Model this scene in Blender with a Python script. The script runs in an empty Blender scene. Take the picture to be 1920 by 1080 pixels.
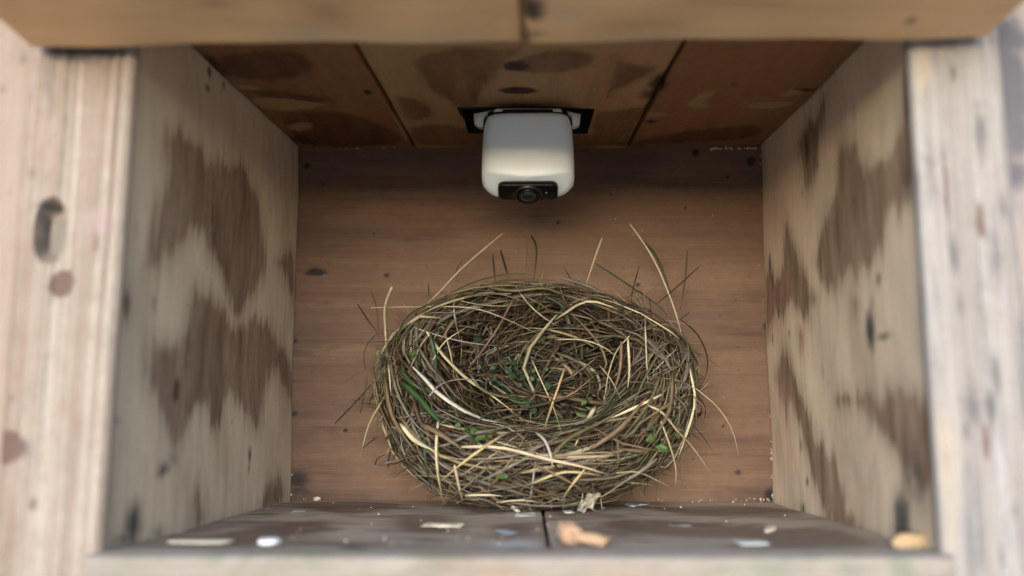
import bpy, bmesh, math, random
import numpy as np
from math import sin, cos, atan, atan2, pi, radians, sqrt
from mathutils import Vector, Matrix
from mathutils.bvhtree import BVHTree

random.seed(11)
rng = np.random.default_rng(11)
S = bpy.context.scene
COL = S.collection

# ------------------------------------------------------------------ camera
FPX = 1600.0
PITCH = atan(195 / FPX)
YAW = atan(45 * cos(PITCH) / FPX)
cam_data = bpy.data.cameras.new('camera')
cam = bpy.data.objects.new('camera', cam_data)
COL.objects.link(cam)
cam_data.sensor_width = 36
cam_data.lens = FPX / 1920 * 36
cam_data.clip_start = 0.01
cam_data.clip_end = 500
cam.rotation_euler = (pi / 2 + PITCH, 0, YAW)
cam_data.dof.use_dof = True
cam_data.dof.focus_distance = 0.553
cam_data.dof.aperture_fstop = 3.4
cam_data.dof.aperture_blades = 0
S.camera = cam
ROT = cam.rotation_euler.to_matrix()


def at(px, py, Y):
    """point of the photograph at depth Y (metres into the box) -> world"""
    d = ROT @ Vector(((px - 960) / FPX, (540 - py) / FPX, -1.0))
    return d * (Y / d.y)


# ------------------------------------------------------------------ light
SUN_EL, SUN_AZ = radians(12), radians(8)      # low light from the front left
w = bpy.data.worlds.new('World')
S.world = w
w.use_nodes = True
nt = w.node_tree
nt.nodes.clear()
out = nt.nodes.new('ShaderNodeOutputWorld')
bg = nt.nodes.new('ShaderNodeBackground')
sky = nt.nodes.new('ShaderNodeTexSky')
sky.sky_type = 'NISHITA'
sky.sun_disc = False
sky.sun_elevation = SUN_EL
sky.sun_rotation = pi + SUN_AZ
sky.dust_density = 1.0
sky.air_density = 1.0
sky.ozone_density = 2.3
bg.inputs['Strength'].default_value = 0.15
nt.links.new(sky.outputs[0], bg.inputs['Color'])
nt.links.new(bg.outputs[0], out.inputs['Surface'])
sun_d = bpy.data.lights.new('sun', 'SUN')
sun_d.energy = 1.3
sun_d.angle = radians(50)
sun_d.color = (1.0, 0.99, 0.98)
sun = bpy.data.objects.new('sun', sun_d)
COL.objects.link(sun)
sd = Vector((-sin(SUN_AZ) * cos(SUN_EL), -cos(SUN_AZ) * cos(SUN_EL), sin(SUN_EL)))  # towards the sun
sun.rotation_euler = sd.to_track_quat('Z', 'Y').to_euler()
S.view_settings.view_transform = 'Standard'
S.view_settings.look = 'None'
S.view_settings.gamma = 1
S.view_settings.exposure = 1.55

# ------------------------------------------------------------------ materials


def newmat(name):
    m = bpy.data.materials.new(name)
    m.use_nodes = True
    t = m.node_tree
    for n in list(t.nodes):
        if n.type != 'OUTPUT_MATERIAL':
            t.nodes.remove(n)
    b = t.nodes.new('ShaderNodeBsdfPrincipled')
    t.links.new(b.outputs[0], t.nodes['Material Output'].inputs['Surface'])
    return m, t, b


class G:
    """tiny node-graph helper"""
    def __init__(s, t): s.t = t
    def n(s, typ, ins=None, **kw):
        nd = s.t.nodes.new(typ)
        for k, v in kw.items(): setattr(nd, k, v)
        for k, v in (ins or {}).items(): s.set(nd, k, v)
        return nd
    def set(s, nd, k, v):
        i = nd.inputs[k]
        if hasattr(v, 'is_output'): s.t.links.new(v, i)
        elif isinstance(v, (tuple, list)) and len(v) == 3 and i.type == 'RGBA': i.default_value = (*v, 1)
        else: i.default_value = v
    def attr(s, name, o='Fac'): return s.n('ShaderNodeAttribute', attribute_name=name).outputs[o]
    def math(s, op, a, b=0.0, c=None, clamp=False):
        ins = {0: a, 1: b}
        if c is not None: ins[2] = c
        return s.n('ShaderNodeMath', ins, operation=op, use_clamp=clamp).outputs[0]
    def smooth(s, v, a, b, c=0.0, d=1.0):
        return s.n('ShaderNodeMapRange', {'Value': v, 'From Min': a, 'From Max': b, 'To Min': c, 'To Max': d},
                   interpolation_type='SMOOTHSTEP').outputs[0]
    def lin(s, v, a, b, c=0.0, d=1.0):
        return s.n('ShaderNodeMapRange', {'Value': v, 'From Min': a, 'From Max': b, 'To Min': c, 'To Max': d}).outputs[0]
    def noise(s, vec, scale=1.0, detail=4.0, rough=0.55, dist=0.0):
        return s.n('ShaderNodeTexNoise', {'Vector': vec, 'Scale': scale, 'Detail': detail, 'Roughness': rough, 'Distortion': dist}).outputs[0]
    def scale(s, vec, v):
        return s.n('ShaderNodeVectorMath', {0: vec, 1: v}, operation='MULTIPLY').outputs[0]
    def mix(s, f, a, b, mode='MIX'):
        nd = s.n('ShaderNodeMix', data_type='RGBA', blend_type=mode)
        s.set(nd, 0, f); s.set(nd, 6, a); s.set(nd, 7, b)
        return nd.outputs[2]


def wood(name, light, dark, stain_shade, pale=(0.5, 0.42, 0.3), mould=(0.03, 0.03, 0.035), knot=(0.17, 0.07, 0.04),
         band=20.0, band_amt=0.6, fibre=1.0, ribs=0.0, speck=0.4, rough=0.75, blotch=None, blotch_amt=0.0,
         streak=None, streak_amt=0.0, streak_scale=(5, 150, 1), edge=0.0025, stain_amt=0.9, spec=0.25, bumps=1.0, wob=0.006):
    m, t, b = newmat(name)
    g = G(t)
    gc = g.attr('grain', 'Vector')              # metres: along grain, across grain, seed
    wv = g.noise(g.scale(gc, (9, 30, 1)), 1.0, 3, 0.5)
    broad = g.noise(g.scale(gc, (2.2, band, 1)), 1.0, 3, 0.6, 0.6)
    mid = g.noise(g.scale(gc, (7, band * 8, 1)), 1.0, 5, 0.62, 0.4)
    fine = g.noise(g.scale(gc, (30, 1400, 1)), 1.0, 3, 0.7)
    mott = g.noise(g.scale(gc, (130, 170, 1)), 1.0, 5, 0.7)
    grit = g.noise(g.scale(gc, (1500, 1900, 1)), 1.0, 2, 0.7)
    f = g.math('ADD', g.math('MULTIPLY', g.lin(broad, 0.3, 0.7), band_amt), g.math('MULTIPLY', g.lin(mid, 0.3, 0.7), 1 - band_amt), clamp=True)
    c = g.mix(f, light, dark)
    # broad tonal mottling of the aged surface
    c = g.mix(g.lin(mott, 0.35, 0.7, 0.0, 0.35), c, dark)
    if blotch:
        bl = g.noise(g.scale(gc, (14, 34, 1)), 1.0, 4, 0.6, 1.0)
        c = g.mix(g.smooth(bl, 0.50, 0.66, 0, blotch_amt), c, blotch)
    if streak:
        st = g.noise(g.scale(gc, streak_scale), 1.0, 5, 0.65, 0.5)
        st2 = g.noise(g.scale(gc, (22, 60, 1)), 1.0, 3, 0.6)
        c = g.mix(g.math('MULTIPLY', g.smooth(st, 0.48, 0.66, 0, streak_amt), g.smooth(st2, 0.38, 0.62)), c, streak)
    # damp staining and a painted-in cast shadow, each with its own outline
    sdv = g.attr('stain_shade')
    n1 = g.noise(g.scale(gc, (30, 110, 1)), 1.0, 4, 0.6)
    n2 = g.noise(g.scale(gc, (16, 330, 1)), 1.0, 4, 0.6)
    wob_n = g.math('ADD', g.math('MULTIPLY', g.math('SUBTRACT', n1, 0.5), wob * 2), g.math('MULTIPLY', g.math('SUBTRACT', n2, 0.5), wob * 2.6))
    sv = g.math('ADD', sdv, wob_n)
    sf = g.math('ADD', g.smooth(sv, -edge * 3.0, edge * 1.2, 0, stain_amt * 0.42), g.smooth(sv, -edge * 0.6, edge * 1.6, 0, stain_amt * 0.58))
    body = g.noise(g.scale(gc, (18, 90, 1)), 1.0, 4, 0.6)
    c = g.mix(g.math('MULTIPLY', sf, g.lin(body, 0.3, 0.7, 0.62, 1.0)), c, stain_shade)
    pv = g.math('ADD', g.attr('pale'), wob_n)
    c = g.mix(g.smooth(pv, -edge, edge, 0, 0.85), c, pale)
    # knots, mould and painted shade spots
    kf = g.attr('knot')
    kn = g.math('ADD', kf, g.math('MULTIPLY', g.math('SUBTRACT', mott, 0.5), 0.5))
    c = g.mix(g.smooth(kn, 0.35, 0.65, 0, 0.92), c, knot)
    mf = g.attr('mould')
    mn = g.math('ADD', g.math('ADD', mf, g.math('MULTIPLY', g.math('SUBTRACT', n2, 0.5), 0.7)), g.math('MULTIPLY', g.math('SUBTRACT', mott, 0.5), 0.5))
    c = g.mix(g.smooth(mn, 0.2, 0.9, 0, 0.93), c, mould)
    # small dark pits
    vo = g.n('ShaderNodeTexVoronoi', {'Vector': g.scale(gc, (90, 120, 1)), 'Scale': 1.0, 'Randomness': 1.0})
    sel = g.n('ShaderNodeSeparateColor', {0: vo.outputs['Color']})
    pit = g.math('MULTIPLY', g.smooth(vo.outputs['Distance'], 0.03, 0.12, 1, 0), g.smooth(sel.outputs[0], 0.6, 0.95))
    c = g.mix(g.math('MULTIPLY', pit, speck), c, mould)
    # fine fibre and grit
    ff = g.math('ADD', g.math('MULTIPLY', g.math('SUBTRACT', fine, 0.5), 0.55 * fibre), g.math('MULTIPLY', g.math('SUBTRACT', grit, 0.5), 0.45))
    ff = g.math('ADD', ff, 1.0)
    c = g.n('ShaderNodeVectorMath', {0: c, 'Scale': ff}, operation='SCALE').outputs[0]
    g.set(b, 'Base Color', c)
    g.set(b, 'Roughness', g.lin(mott, 0.3, 0.7, rough - 0.1, rough + 0.12))
    g.set(b, 'Specular IOR Level', spec)
    h = g.math('ADD', g.math('MULTIPLY', fine, 0.00015 * fibre), g.math('MULTIPLY', mid, 0.0004))
    h = g.math('ADD', h, g.math('MULTIPLY', mott, 0.0003))
    if ribs:
        h = g.math('ADD', h, g.math('MULTIPLY', g.noise(g.scale(gc, (1.5, 170, 1)), 1.0, 2, 0.4), ribs))
    h = g.math('SUBTRACT', h, g.math('MULTIPLY', pit, 0.0004))
    bp = g.n('ShaderNodeBump', {'Height': h, 'Strength': 0.8 * bumps, 'Distance': 1.0})
    g.set(b, 'Normal', bp.outputs[0])
    return m


def plain(name, col, rough=0.5, spec=0.5, var=0.0, scale=60, bump=0.0, coat=0.0, sss=0.0):
    m, t, b = newmat(name)
    g = G(t)
    tc = g.n('ShaderNodeTexCoord').outputs['Object']
    nz = g.noise(tc, scale, 5, 0.6)
    c = g.mix(g.lin(nz, 0.3, 0.7), tuple(x * (1 - var) for x in col), tuple(min(1, x * (1 + var)) for x in col))
    g.set(b, 'Base Color', c)
    g.set(b, 'Roughness', g.lin(nz, 0.3, 0.7, max(0.02, rough - 0.05), rough + 0.05))
    g.set(b, 'Specular IOR Level', spec)
    g.set(b, 'Coat Weight', coat)
    if sss:
        g.set(b, 'Subsurface Weight', sss)
        g.set(b, 'Subsurface Radius', (0.002, 0.002, 0.002))
    if bump:
        g.set(b, 'Normal', g.n('ShaderNodeBump', {'Height': nz, 'Distance': bump, 'Strength': 1.0}).outputs[0])
    return m


def straw():
    m, t, b = newmat('dry_grass')
    g = G(t)
    tint = g.attr('tint', 'Color')
    uv = g.attr('blade', 'Vector')       # metres along, fraction across, seed
    st = g.noise(g.scale(uv, (60, 5, 1)), 1.0, 3, 0.6)
    pt = g.noise(g.scale(uv, (160, 0.6, 1)), 1.0, 3, 0.6)
    f = g.math('ADD', g.lin(st, 0.3, 0.7, 0.72, 1.18), g.lin(pt, 0.35, 0.7, -0.2, 0.12))
    c = g.n('ShaderNodeVectorMath', {0: tint, 'Scale': f}, operation='SCALE').outputs[0]
    g.set(b, 'Base Color', c)
    g.set(b, 'Roughness', 0.5)
    g.set(b, 'Specular IOR Level', 0.45)
    g.set(b, 'Normal', g.n('ShaderNodeBump', {'Height': st, 'Distance': 0.0002, 'Strength': 0.6}).outputs[0])
    tr = g.n('ShaderNodeBsdfTranslucent', {'Color': c})
    mx = g.n('ShaderNodeMixShader', {0: 0.12})
    t.links.new(b.outputs[0], mx.inputs[1])
    t.links.new(tr.outputs[0], mx.inputs[2])
    t.links.new(mx.outputs[0], t.nodes['Material Output'].inputs['Surface'])
    return m


M = {}
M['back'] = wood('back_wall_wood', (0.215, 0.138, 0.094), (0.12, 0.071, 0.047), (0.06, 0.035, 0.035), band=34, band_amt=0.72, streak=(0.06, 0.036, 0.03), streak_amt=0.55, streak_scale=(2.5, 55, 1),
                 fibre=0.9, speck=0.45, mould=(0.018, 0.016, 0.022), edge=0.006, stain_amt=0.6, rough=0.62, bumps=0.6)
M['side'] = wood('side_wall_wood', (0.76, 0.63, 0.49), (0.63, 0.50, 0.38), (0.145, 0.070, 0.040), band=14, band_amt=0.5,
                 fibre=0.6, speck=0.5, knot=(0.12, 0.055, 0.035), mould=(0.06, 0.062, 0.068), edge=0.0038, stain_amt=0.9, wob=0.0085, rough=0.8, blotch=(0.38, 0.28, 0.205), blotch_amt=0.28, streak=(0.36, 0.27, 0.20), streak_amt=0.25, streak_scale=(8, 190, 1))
M['ceil'] = wood('ceiling_wood', (0.43, 0.27, 0.135), (0.32, 0.185, 0.09), (0.135, 0.06, 0.03), pale=(0.42, 0.30, 0.17), band=16,
                 band_amt=0.5, knot=(0.06, 0.022, 0.016), fibre=0.8, mould=(0.02, 0.012, 0.01), edge=0.002, rough=0.6, wob=0.003)
M['ceil2'] = wood('brown_ceiling_wood', (0.29, 0.145, 0.068), (0.20, 0.093, 0.042), (0.085, 0.032, 0.018), pale=(0.36, 0.235, 0.12), band=16,
                  band_amt=0.5, knot=(0.05, 0.02, 0.015), fibre=0.8, mould=(0.02, 0.012, 0.01), edge=0.002, rough=0.6, wob=0.003)
M['floor'] = wood('floor_wood', (0.48, 0.43, 0.36), (0.34, 0.285, 0.235), (0.13, 0.083, 0.064), band=16, band_amt=0.5, fibre=0.7,
                  mould=(0.05, 0.07, 0.08), pale=(0.5, 0.5, 0.5), edge=0.004, rough=0.6, speck=0.7, blotch=(0.17, 0.115, 0.09), blotch_amt=0.8, streak=(0.12, 0.085, 0.07), streak_amt=0.6, streak_scale=(14, 60, 1))
M['post'] = wood('left_post_wood', (0.46, 0.415, 0.37), (0.17, 0.115, 0.085), (0.34, 0.26, 0.25), pale=(0.19, 0.185, 0.155), band=170, band_amt=0.85, fibre=0.7,
                 ribs=0.004, knot=(0.13, 0.078, 0.064), mould=(0.10, 0.09, 0.09), speck=0.25, edge=0.0012, wob=0.0012, streak=(0.20, 0.115, 0.08), streak_amt=0.9, streak_scale=(1.0, 170, 1))
M['wpost'] = wood('whitewashed_post_wood', (0.42, 0.415, 0.41), (0.23, 0.195, 0.18), (0.36, 0.25, 0.21), pale=(0.40, 0.34, 0.28), band=110, band_amt=0.8,
                  ribs=0.004, mould=(0.12, 0.12, 0.12), knot=(0.15, 0.10, 0.085), streak=(0.13, 0.135, 0.145), streak_amt=0.9, speck=0.3, edge=0.003)
M['outer'] = wood('outer_board_wood', (0.33, 0.27, 0.235), (0.27, 0.21, 0.175), (0.3, 0.2, 0.18), band=40, band_amt=0.6, speck=0.2, mould=(0.12, 0.10, 0.12))
M['mottled'] = wood('mottled_board_wood', (0.34, 0.29, 0.275), (0.25, 0.205, 0.185), (0.16, 0.155, 0.18), band=20, band_amt=0.6, speck=0.5,
                    mould=(0.10, 0.10, 0.12), blotch=(0.20, 0.19, 0.22), blotch_amt=0.95)
M['header'] = wood('header_wood', (0.74, 0.49, 0.28), (0.62, 0.395, 0.215), (0.24, 0.13, 0.075), pale=(0.55, 0.42, 0.29), band=16, band_amt=0.6,
                   knot=(0.12, 0.06, 0.04), fibre=0.7, speck=0.15, edge=0.008, stain_amt=0.7, rough=0.6)
M['sill'] = wood('sill_wood', (0.32, 0.295, 0.265), (0.25, 0.215, 0.19), (0.32, 0.24, 0.2), band=30, band_amt=0.5, mould=(0.20, 0.21, 0.17),
                 speck=0.3, blotch=(0.20, 0.19, 0.145), blotch_amt=0.75, streak=(0.16, 0.11, 0.08), streak_amt=0.6, streak_scale=(10, 90, 1), edge=0.004)
M['rough'] = wood('rough_backing_wood', (0.16, 0.10, 0.06), (0.11, 0.065, 0.04), (0.05, 0.03, 0.02))
M['straw'] = straw()
M['core'] = plain('dark_gap_shade', (0.012, 0.008, 0.005), 0.9, 0.1, 0.5, 300)
M['leaf'] = plain('clover_green', (0.018, 0.044, 0.018), 0.5, 0.4, 0.45, 220, 0.0004)
M['leaf2'] = plain('fresh_leaf_green', (0.05, 0.088, 0.02), 0.5, 0.4, 0.35, 220, 0.0004)
M['white'] = plain('white_plastic', (0.80, 0.91, 0.99), 0.34, 0.5, 0.012, 30, 0.0, 0.0)
M['grey'] = plain('pale_grey_plastic', (0.62, 0.69, 0.74), 0.42, 0.5, 0.03, 60)
M['gasket'] = plain('black_rubber', (0.012, 0.014, 0.018), 0.6, 0.3, 0.1, 100)
M['black'] = plain('gloss_black_plastic', (0.004, 0.004, 0.005), 0.15, 0.22, 0.1, 60)
M['ring'] = plain('dark_lens_ring', (0.007, 0.008, 0.010), 0.3, 0.6, 0.1, 60)
M['glass'] = plain('dark_lens_glass', (0.004, 0.006, 0.012), 0.04, 0.9, 0.1, 60, coat=1.0)
M['led'] = plain('tiny_sensor', (0.5, 0.5, 0.55), 0.3, 0.5, 0.05)
M['chip'] = plain('fresh_cut_wood', (0.40, 0.265, 0.175), 0.7, 0.3, 0.18, 180, 0.001)
M['chip2'] = plain('golden_wood_chip', (0.46, 0.33, 0.195), 0.7, 0.3, 0.15, 180, 0.001)
M['palechip'] = plain('pale_splinter', (0.56, 0.53, 0.43), 0.7, 0.3, 0.15, 150, 0.0006)
M['flake'] = plain('grey_white_flake', (0.55, 0.58, 0.56), 0.7, 0.3, 0.15, 150, 0.0004)
M['whiteflake'] = plain('white_flake', (0.85, 0.86, 0.93), 0.5, 0.4, 0.05, 150)
M['blueflake'] = plain('blue_grey_flake', (0.34, 0.40, 0.47), 0.6, 0.4, 0.3, 200)
M['dryleaf'] = plain('dry_grey_leaf', (0.40, 0.36, 0.29), 0.8, 0.2, 0.3, 260, 0.0006)
M['crumb'] = plain('pale_crumb', (0.62, 0.54, 0.42), 0.7, 0.3, 0.3, 400)

# ------------------------------------------------------------------ object helpers


def link(name, me, mat=None, parent=None):
    o = bpy.data.objects.new(name, me)
    COL.objects.link(o)
    if mat: me.materials.append(mat)
    if parent: o.parent = parent
    return o


def empty(name, loc=(0, 0, 0)):
    o = bpy.data.objects.new(name, None)
    o.empty_display_size = 0.02
    COL.objects.link(o)
    o.location = loc
    return o


def tag(o, label=None, cat=None, group=None, kind=None):
    if label: o['label'] = label
    if cat: o['category'] = cat
    if group: o['group'] = group
    if kind: o['kind'] = kind
    return o


def setp(o, parent):
    """parent, geometry stays where its world coordinates put it"""
    o.parent = parent
    o.matrix_parent_inverse = Matrix.Translation(-parent.location)
    return o


def smooth(me, on=True):
    me.polygons.foreach_set('use_smooth', [on] * len(me.polygons))


def sdist(P, poly):
    """signed distance (inside positive) of points P (n,2) to a polygon"""
    poly = np.asarray(poly, float)
    n = len(poly)
    best = np.full(len(P), 1e9)
    inside = np.zeros(len(P), bool)
    for i in range(n):
        a, b = poly[i], poly[(i + 1) % n]
        ab = b - a
        tt = np.clip(((P - a) @ ab) / max(1e-12, ab @ ab), 0, 1)
        d = np.hypot(*(P - (a + tt[:, None] * ab)).T)
        best = np.minimum(best, d)
        cond = ((a[1] > P[:, 1]) != (b[1] > P[:, 1]))
        xs = a[0] + (P[:, 1] - a[1]) * (b[0] - a[0]) / (b[1] - a[1] + 1e-15)
        inside ^= cond & (P[:, 0] < xs)
    return np.where(inside, best, -best)


def roundpoly(poly, k=2):
    """corner-cutting so that outlines are not angular"""
    p = [np.array(q, float) for q in poly]
    for _ in range(k):
        q = []
        for i in range(len(p)):
            a, b = p[i], p[(i + 1) % len(p)]
            q += [a * 0.75 + b * 0.25, a * 0.25 + b * 0.75]
        p = q
    return p


SEED = [0]


def board(name, c00, c10, c11, c01, thick, mat, parent, nu=60, nv=60, grain='v', bev=0.0015, ucuts=None, vcuts=None,
          hole=None, stains_and_shade=(), pales=(), knots=(), moulds_and_shade=(), pits=(), wave=0.0004, label=None, ribbed=0.0, open_back=False):
    """a plank: visible face c00-c10-c11-c01 (u along c00->c10, v along c00->c01), thickness away from the viewer.
    stains/pales: polygons as board (u,v) fractions; knots/moulds: (u,v,ru,rv,strength) with radii in metres"""
    SEED[0] += 1
    seed = SEED[0] * 7.3
    c00, c10, c11, c01 = [np.array(c, float) for c in (c00, c10, c11, c01)]
    n = np.cross(c10 - c00, c01 - c00)
    n /= np.linalg.norm(n)
    th = float(thick)
    if th < 0: n, th = -n, -th            # n: from visible face into the plank
    Lu = (np.linalg.norm(c10 - c00) + np.linalg.norm(c11 - c01)) / 2
    Lv = (np.linalg.norm(c01 - c00) + np.linalg.norm(c11 - c10)) / 2
    bu, bv = bev / Lu, bev / Lv
    us = np.concatenate([[0, bu * .3, bu], np.linspace(bu, 1 - bu, nu)[1:-1], [1 - bu, 1 - bu * .3, 1]])
    vs = np.concatenate([[0, bv * .3, bv], np.linspace(bv, 1 - bv, nv)[1:-1], [1 - bv, 1 - bv * .3, 1]])
    if ucuts: us = np.unique(np.concatenate([us, ucuts]))
    if vcuts: vs = np.unique(np.concatenate([vs, vcuts]))
    U, V = np.meshgrid(us, vs, indexing='ij')
    Uf, Vf = U.ravel(), V.ravel()
    pos = ((1 - Uf) * (1 - Vf))[:, None] * c00 + (Uf * (1 - Vf))[:, None] * c10 + (Uf * Vf)[:, None] * c11 + ((1 - Uf) * Vf)[:, None] * c01
    # rounded arrises, slightly uneven
    du = np.minimum(Uf, 1 - Uf) * Lu
    dv = np.minimum(Vf, 1 - Vf) * Lv
    dd = np.minimum(du, dv)
    s = np.clip(1 - dd / bev, 0, 1)
    depth = bev * (1 - np.sqrt(np.clip(1 - s * s, 0, 1))) * 0.9
    x, y = Uf * Lu, Vf * Lv
    depth = depth + wave * (np.sin(x * 41 + seed) + np.sin(y * 33 + seed * 2) + 0.5 * np.sin(x * 97 + y * 71 + seed))
    if ribbed:
        ph = 2 * np.pi * x / 0.0052 + 1.2 * np.sin(x * 160) + 0.5 * np.sin(y * 12)
        depth = depth + ribbed * (0.5 - 0.5 * np.cos(ph)) ** 2 * (0.55 + 0.45 * np.sin(x * 300 + y * 9))
    for (pu, pv, ru, rv, dp) in pits:
        r = np.hypot((Uf - pu) * Lu / ru, (Vf - pv) * Lv / rv)
        depth = depth + dp * np.clip((1.12 - r) / 0.3, 0, 1) ** 0.6
    pos = pos + n * depth[:, None]
    NU, NV = len(us), len(vs)
    idx = np.arange(NU * NV).reshape(NU, NV)
    faces = []
    um, vm = (us[1:] + us[:-1]) / 2, (vs[1:] + vs[:-1]) / 2
    for i in range(NU - 1):
        for j in range(NV - 1):
            if hole and hole[0] < um[i] < hole[1] and hole[2] < vm[j] < hole[3]: continue
            faces.append((idx[i, j], idx[i + 1, j], idx[i + 1, j + 1], idx[i, j + 1]))
    verts = list(map(tuple, pos))
    # sides + back
    ring = [idx[i, 0] for i in range(NU)] + [idx[NU - 1, j] for j in range(1, NV)] + [idx[i, NV - 1] for i in range(NU - 2, -1, -1)] + [idx[0, j] for j in range(NV - 2, 0, -1)]
    base = len(verts)
    uvs = np.stack([x, y], 1)
    uv_l = [tuple(q) for q in uvs]
    for r in ring:
        p = pos[r] + n * (th - (pos[r] - pos[r]).sum())
        verts.append(tuple(p))
        e = uv_l[r]
        # carry the grain over the edge
        k = th
        eu = e[0] + (k if e[0] > Lu / 2 else -k) * (1 if min(e[0], Lu - e[0]) < 1e-6 else 0)
        ev = e[1] + (k if e[1] > Lv / 2 else -k) * (1 if min(e[1], Lv - e[1]) < 1e-6 else 0)
        uv_l.append((eu, ev))
    m_ = len(ring)
    for k in range(m_):
        a, b_ = ring[k], ring[(k + 1) % m_]
        faces.append((a, base + k, base + (k + 1) % m_, b_))
    if not hole and not open_back:
        faces.append(tuple(range(base + m_ - 1, base - 1, -1)))
    me = bpy.data.meshes.new(name)
    me.from_pydata(verts, [], faces)
    N = len(verts)
    uva = np.array(uv_l)
    g = np.zeros((N, 3), np.float32)
    if grain == 'v': g[:, 0], g[:, 1] = uva[:, 1], uva[:, 0]
    else: g[:, 0], g[:, 1] = uva[:, 0], uva[:, 1]
    g[:, 2] = seed
    me.attributes.new('grain', 'FLOAT_VECTOR', 'POINT').data.foreach_set('vector', g.ravel())
    scl = np.array([Lu, Lv])
    for nm, polys in (('stain_shade', stains_and_shade), ('pale', pales)):
        a = np.full(N, -0.1)
        for pl in polys:
            a = np.maximum(a, sdist(uva, np.array(roundpoly(pl, 1)) * scl))
        me.attributes.new(nm, 'FLOAT', 'POINT').data.foreach_set('value', a.astype(np.float32))
    for nm, els in (('knot', knots), ('mould', moulds_and_shade)):
        a = np.zeros(N)
        for (ku, kv, ru, rv, st) in els:
            r = np.hypot((uva[:, 0] - ku * Lu) / ru, (uva[:, 1] - kv * Lv) / rv)
            a = np.maximum(a, st * np.clip(1.25 - r * 0.75, 0, 1.2))
        me.attributes.new(nm, 'FLOAT', 'POINT').data.foreach_set('value', a.astype(np.float32))
    bm = bmesh.new(); bm.from_mesh(me)
    bmesh.ops.recalc_face_normals(bm, faces=bm.faces)
    bm.to_mesh(me); bm.free()
    smooth(me)
    me.set_sharp_from_angle(angle=radians(40))
    o = link(name, me, mat)
    if parent: setp(o, parent)
    if label: o['label'] = label
    return o


def uvof(c00, c10, c11, c01, px, py):
    """where the photograph's point (px,py) lies on a board face, as (u,v) fractions"""
    a, b, c, d = [Vector(q) for q in (c00, c10, c11, c01)]
    nrm = ((b - a).cross(d - a)).normalized()
    dr = ROT @ Vector(((px - 960) / FPX, (540 - py) / FPX, -1.0))
    p = dr * (a.dot(nrm) / dr.dot(nrm))
    u = v = 0.5
    for _ in range(12):
        q = a * (1 - u) * (1 - v) + b * u * (1 - v) + c * u * v + d * (1 - u) * v
        du = (b - a) * (1 - v) + (c - d) * v
        dv = (d - a) * (1 - u) + (c - b) * u
        r = p - q
        A11, A12, A22 = du.dot(du), du.dot(dv), dv.dot(dv)
        b1, b2 = r.dot(du), r.dot(dv)
        det = A11 * A22 - A12 * A12
        u += (b1 * A22 - b2 * A12) / det
        v += (b2 * A11 - b1 * A12) / det
    return (u, v)


class Face:
    def __init__(s, *c): s.c = c
    def poly(s, pts): return [uvof(*s.c, *p) for p in pts]
    def polys(s, L): return [s.poly(p) for p in L]
    def spots(s, L, kx=1.0, ky=1.0, ks=1.0): return [(*uvof(*s.c, x, y), ru * kx, rv * ky, st * ks) for (x, y, ru, rv, st) in L]


def crop(ox, oy, sc, pts): return [(ox + x / sc, oy + y / sc) for x, y in pts]


# ------------------------------------------------------------------ unseen sheet far below, added to bounce warm light into the box
def bounce_ground_mat():
    m, t, b = newmat('warm_bounce_gravel')
    g = G(t)
    tc = g.n('ShaderNodeTexCoord').outputs['Object']
    v = g.n('ShaderNodeTexVoronoi', {'Vector': tc, 'Scale': 60.0})
    c = g.mix(g.noise(tc, 3, 5, 0.6), (0.66, 0.53, 0.39), (0.56, 0.44, 0.32))
    c = g.mix(g.smooth(v.outputs['Distance'], 0.1, 0.7, 0, 0.5), c, (0.25, 0.23, 0.2))
    g.set(b, 'Base Color', c); g.set(b, 'Roughness', 0.9)
    g.set(b, 'Normal', g.n('ShaderNodeBump', {'Height': v.outputs['Distance'], 'Distance': -0.02}).outputs[0])
    return m


me = bpy.data.meshes.new('bounce_ground')
gn, gs = 24, 150.0
me.from_pydata([((i / gn * 2 - 1) * gs, (j / gn * 2 - 1) * gs, -1.4) for i in range(gn + 1) for j in range(gn + 1)], [],
               [(i * (gn + 1) + j, (i + 1) * (gn + 1) + j, (i + 1) * (gn + 1) + j + 1, i * (gn + 1) + j + 1) for i in range(gn) for j in range(gn)])
tag(link('bounce_ground', me, bounce_ground_mat()), kind='structure')

# ------------------------------------------------------------------ nest box
YB, YF = 0.600, 0.353
BL_T, BR_T = Vector((-0.1722, YB, 0.1762)), Vector((0.1611, YB, 0.1740))
BL_B, BR_B = Vector((-0.1702, YB, -0.0741)), Vector((0.1608, YB, -0.0743))
FL_T, FR_T = Vector((-0.1765, YF, 0.1745)), Vector((0.1608, YF, 0.1670))
FL_B, FR_B = Vector((-0.1787, YF, -0.0650)), Vector((0.1600, YF, -0.0634))

YP_ = 0.347
box = empty('nest_box', (0, 0.48, -0.09))
tag(box, 'open-fronted weathered wooden nest box of stained planks around the grass nest', 'nest box')

X = Vector((1, 0, 0)); Yv = Vector((0, 1, 0)); Z = Vector((0, 0, 1))
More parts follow.
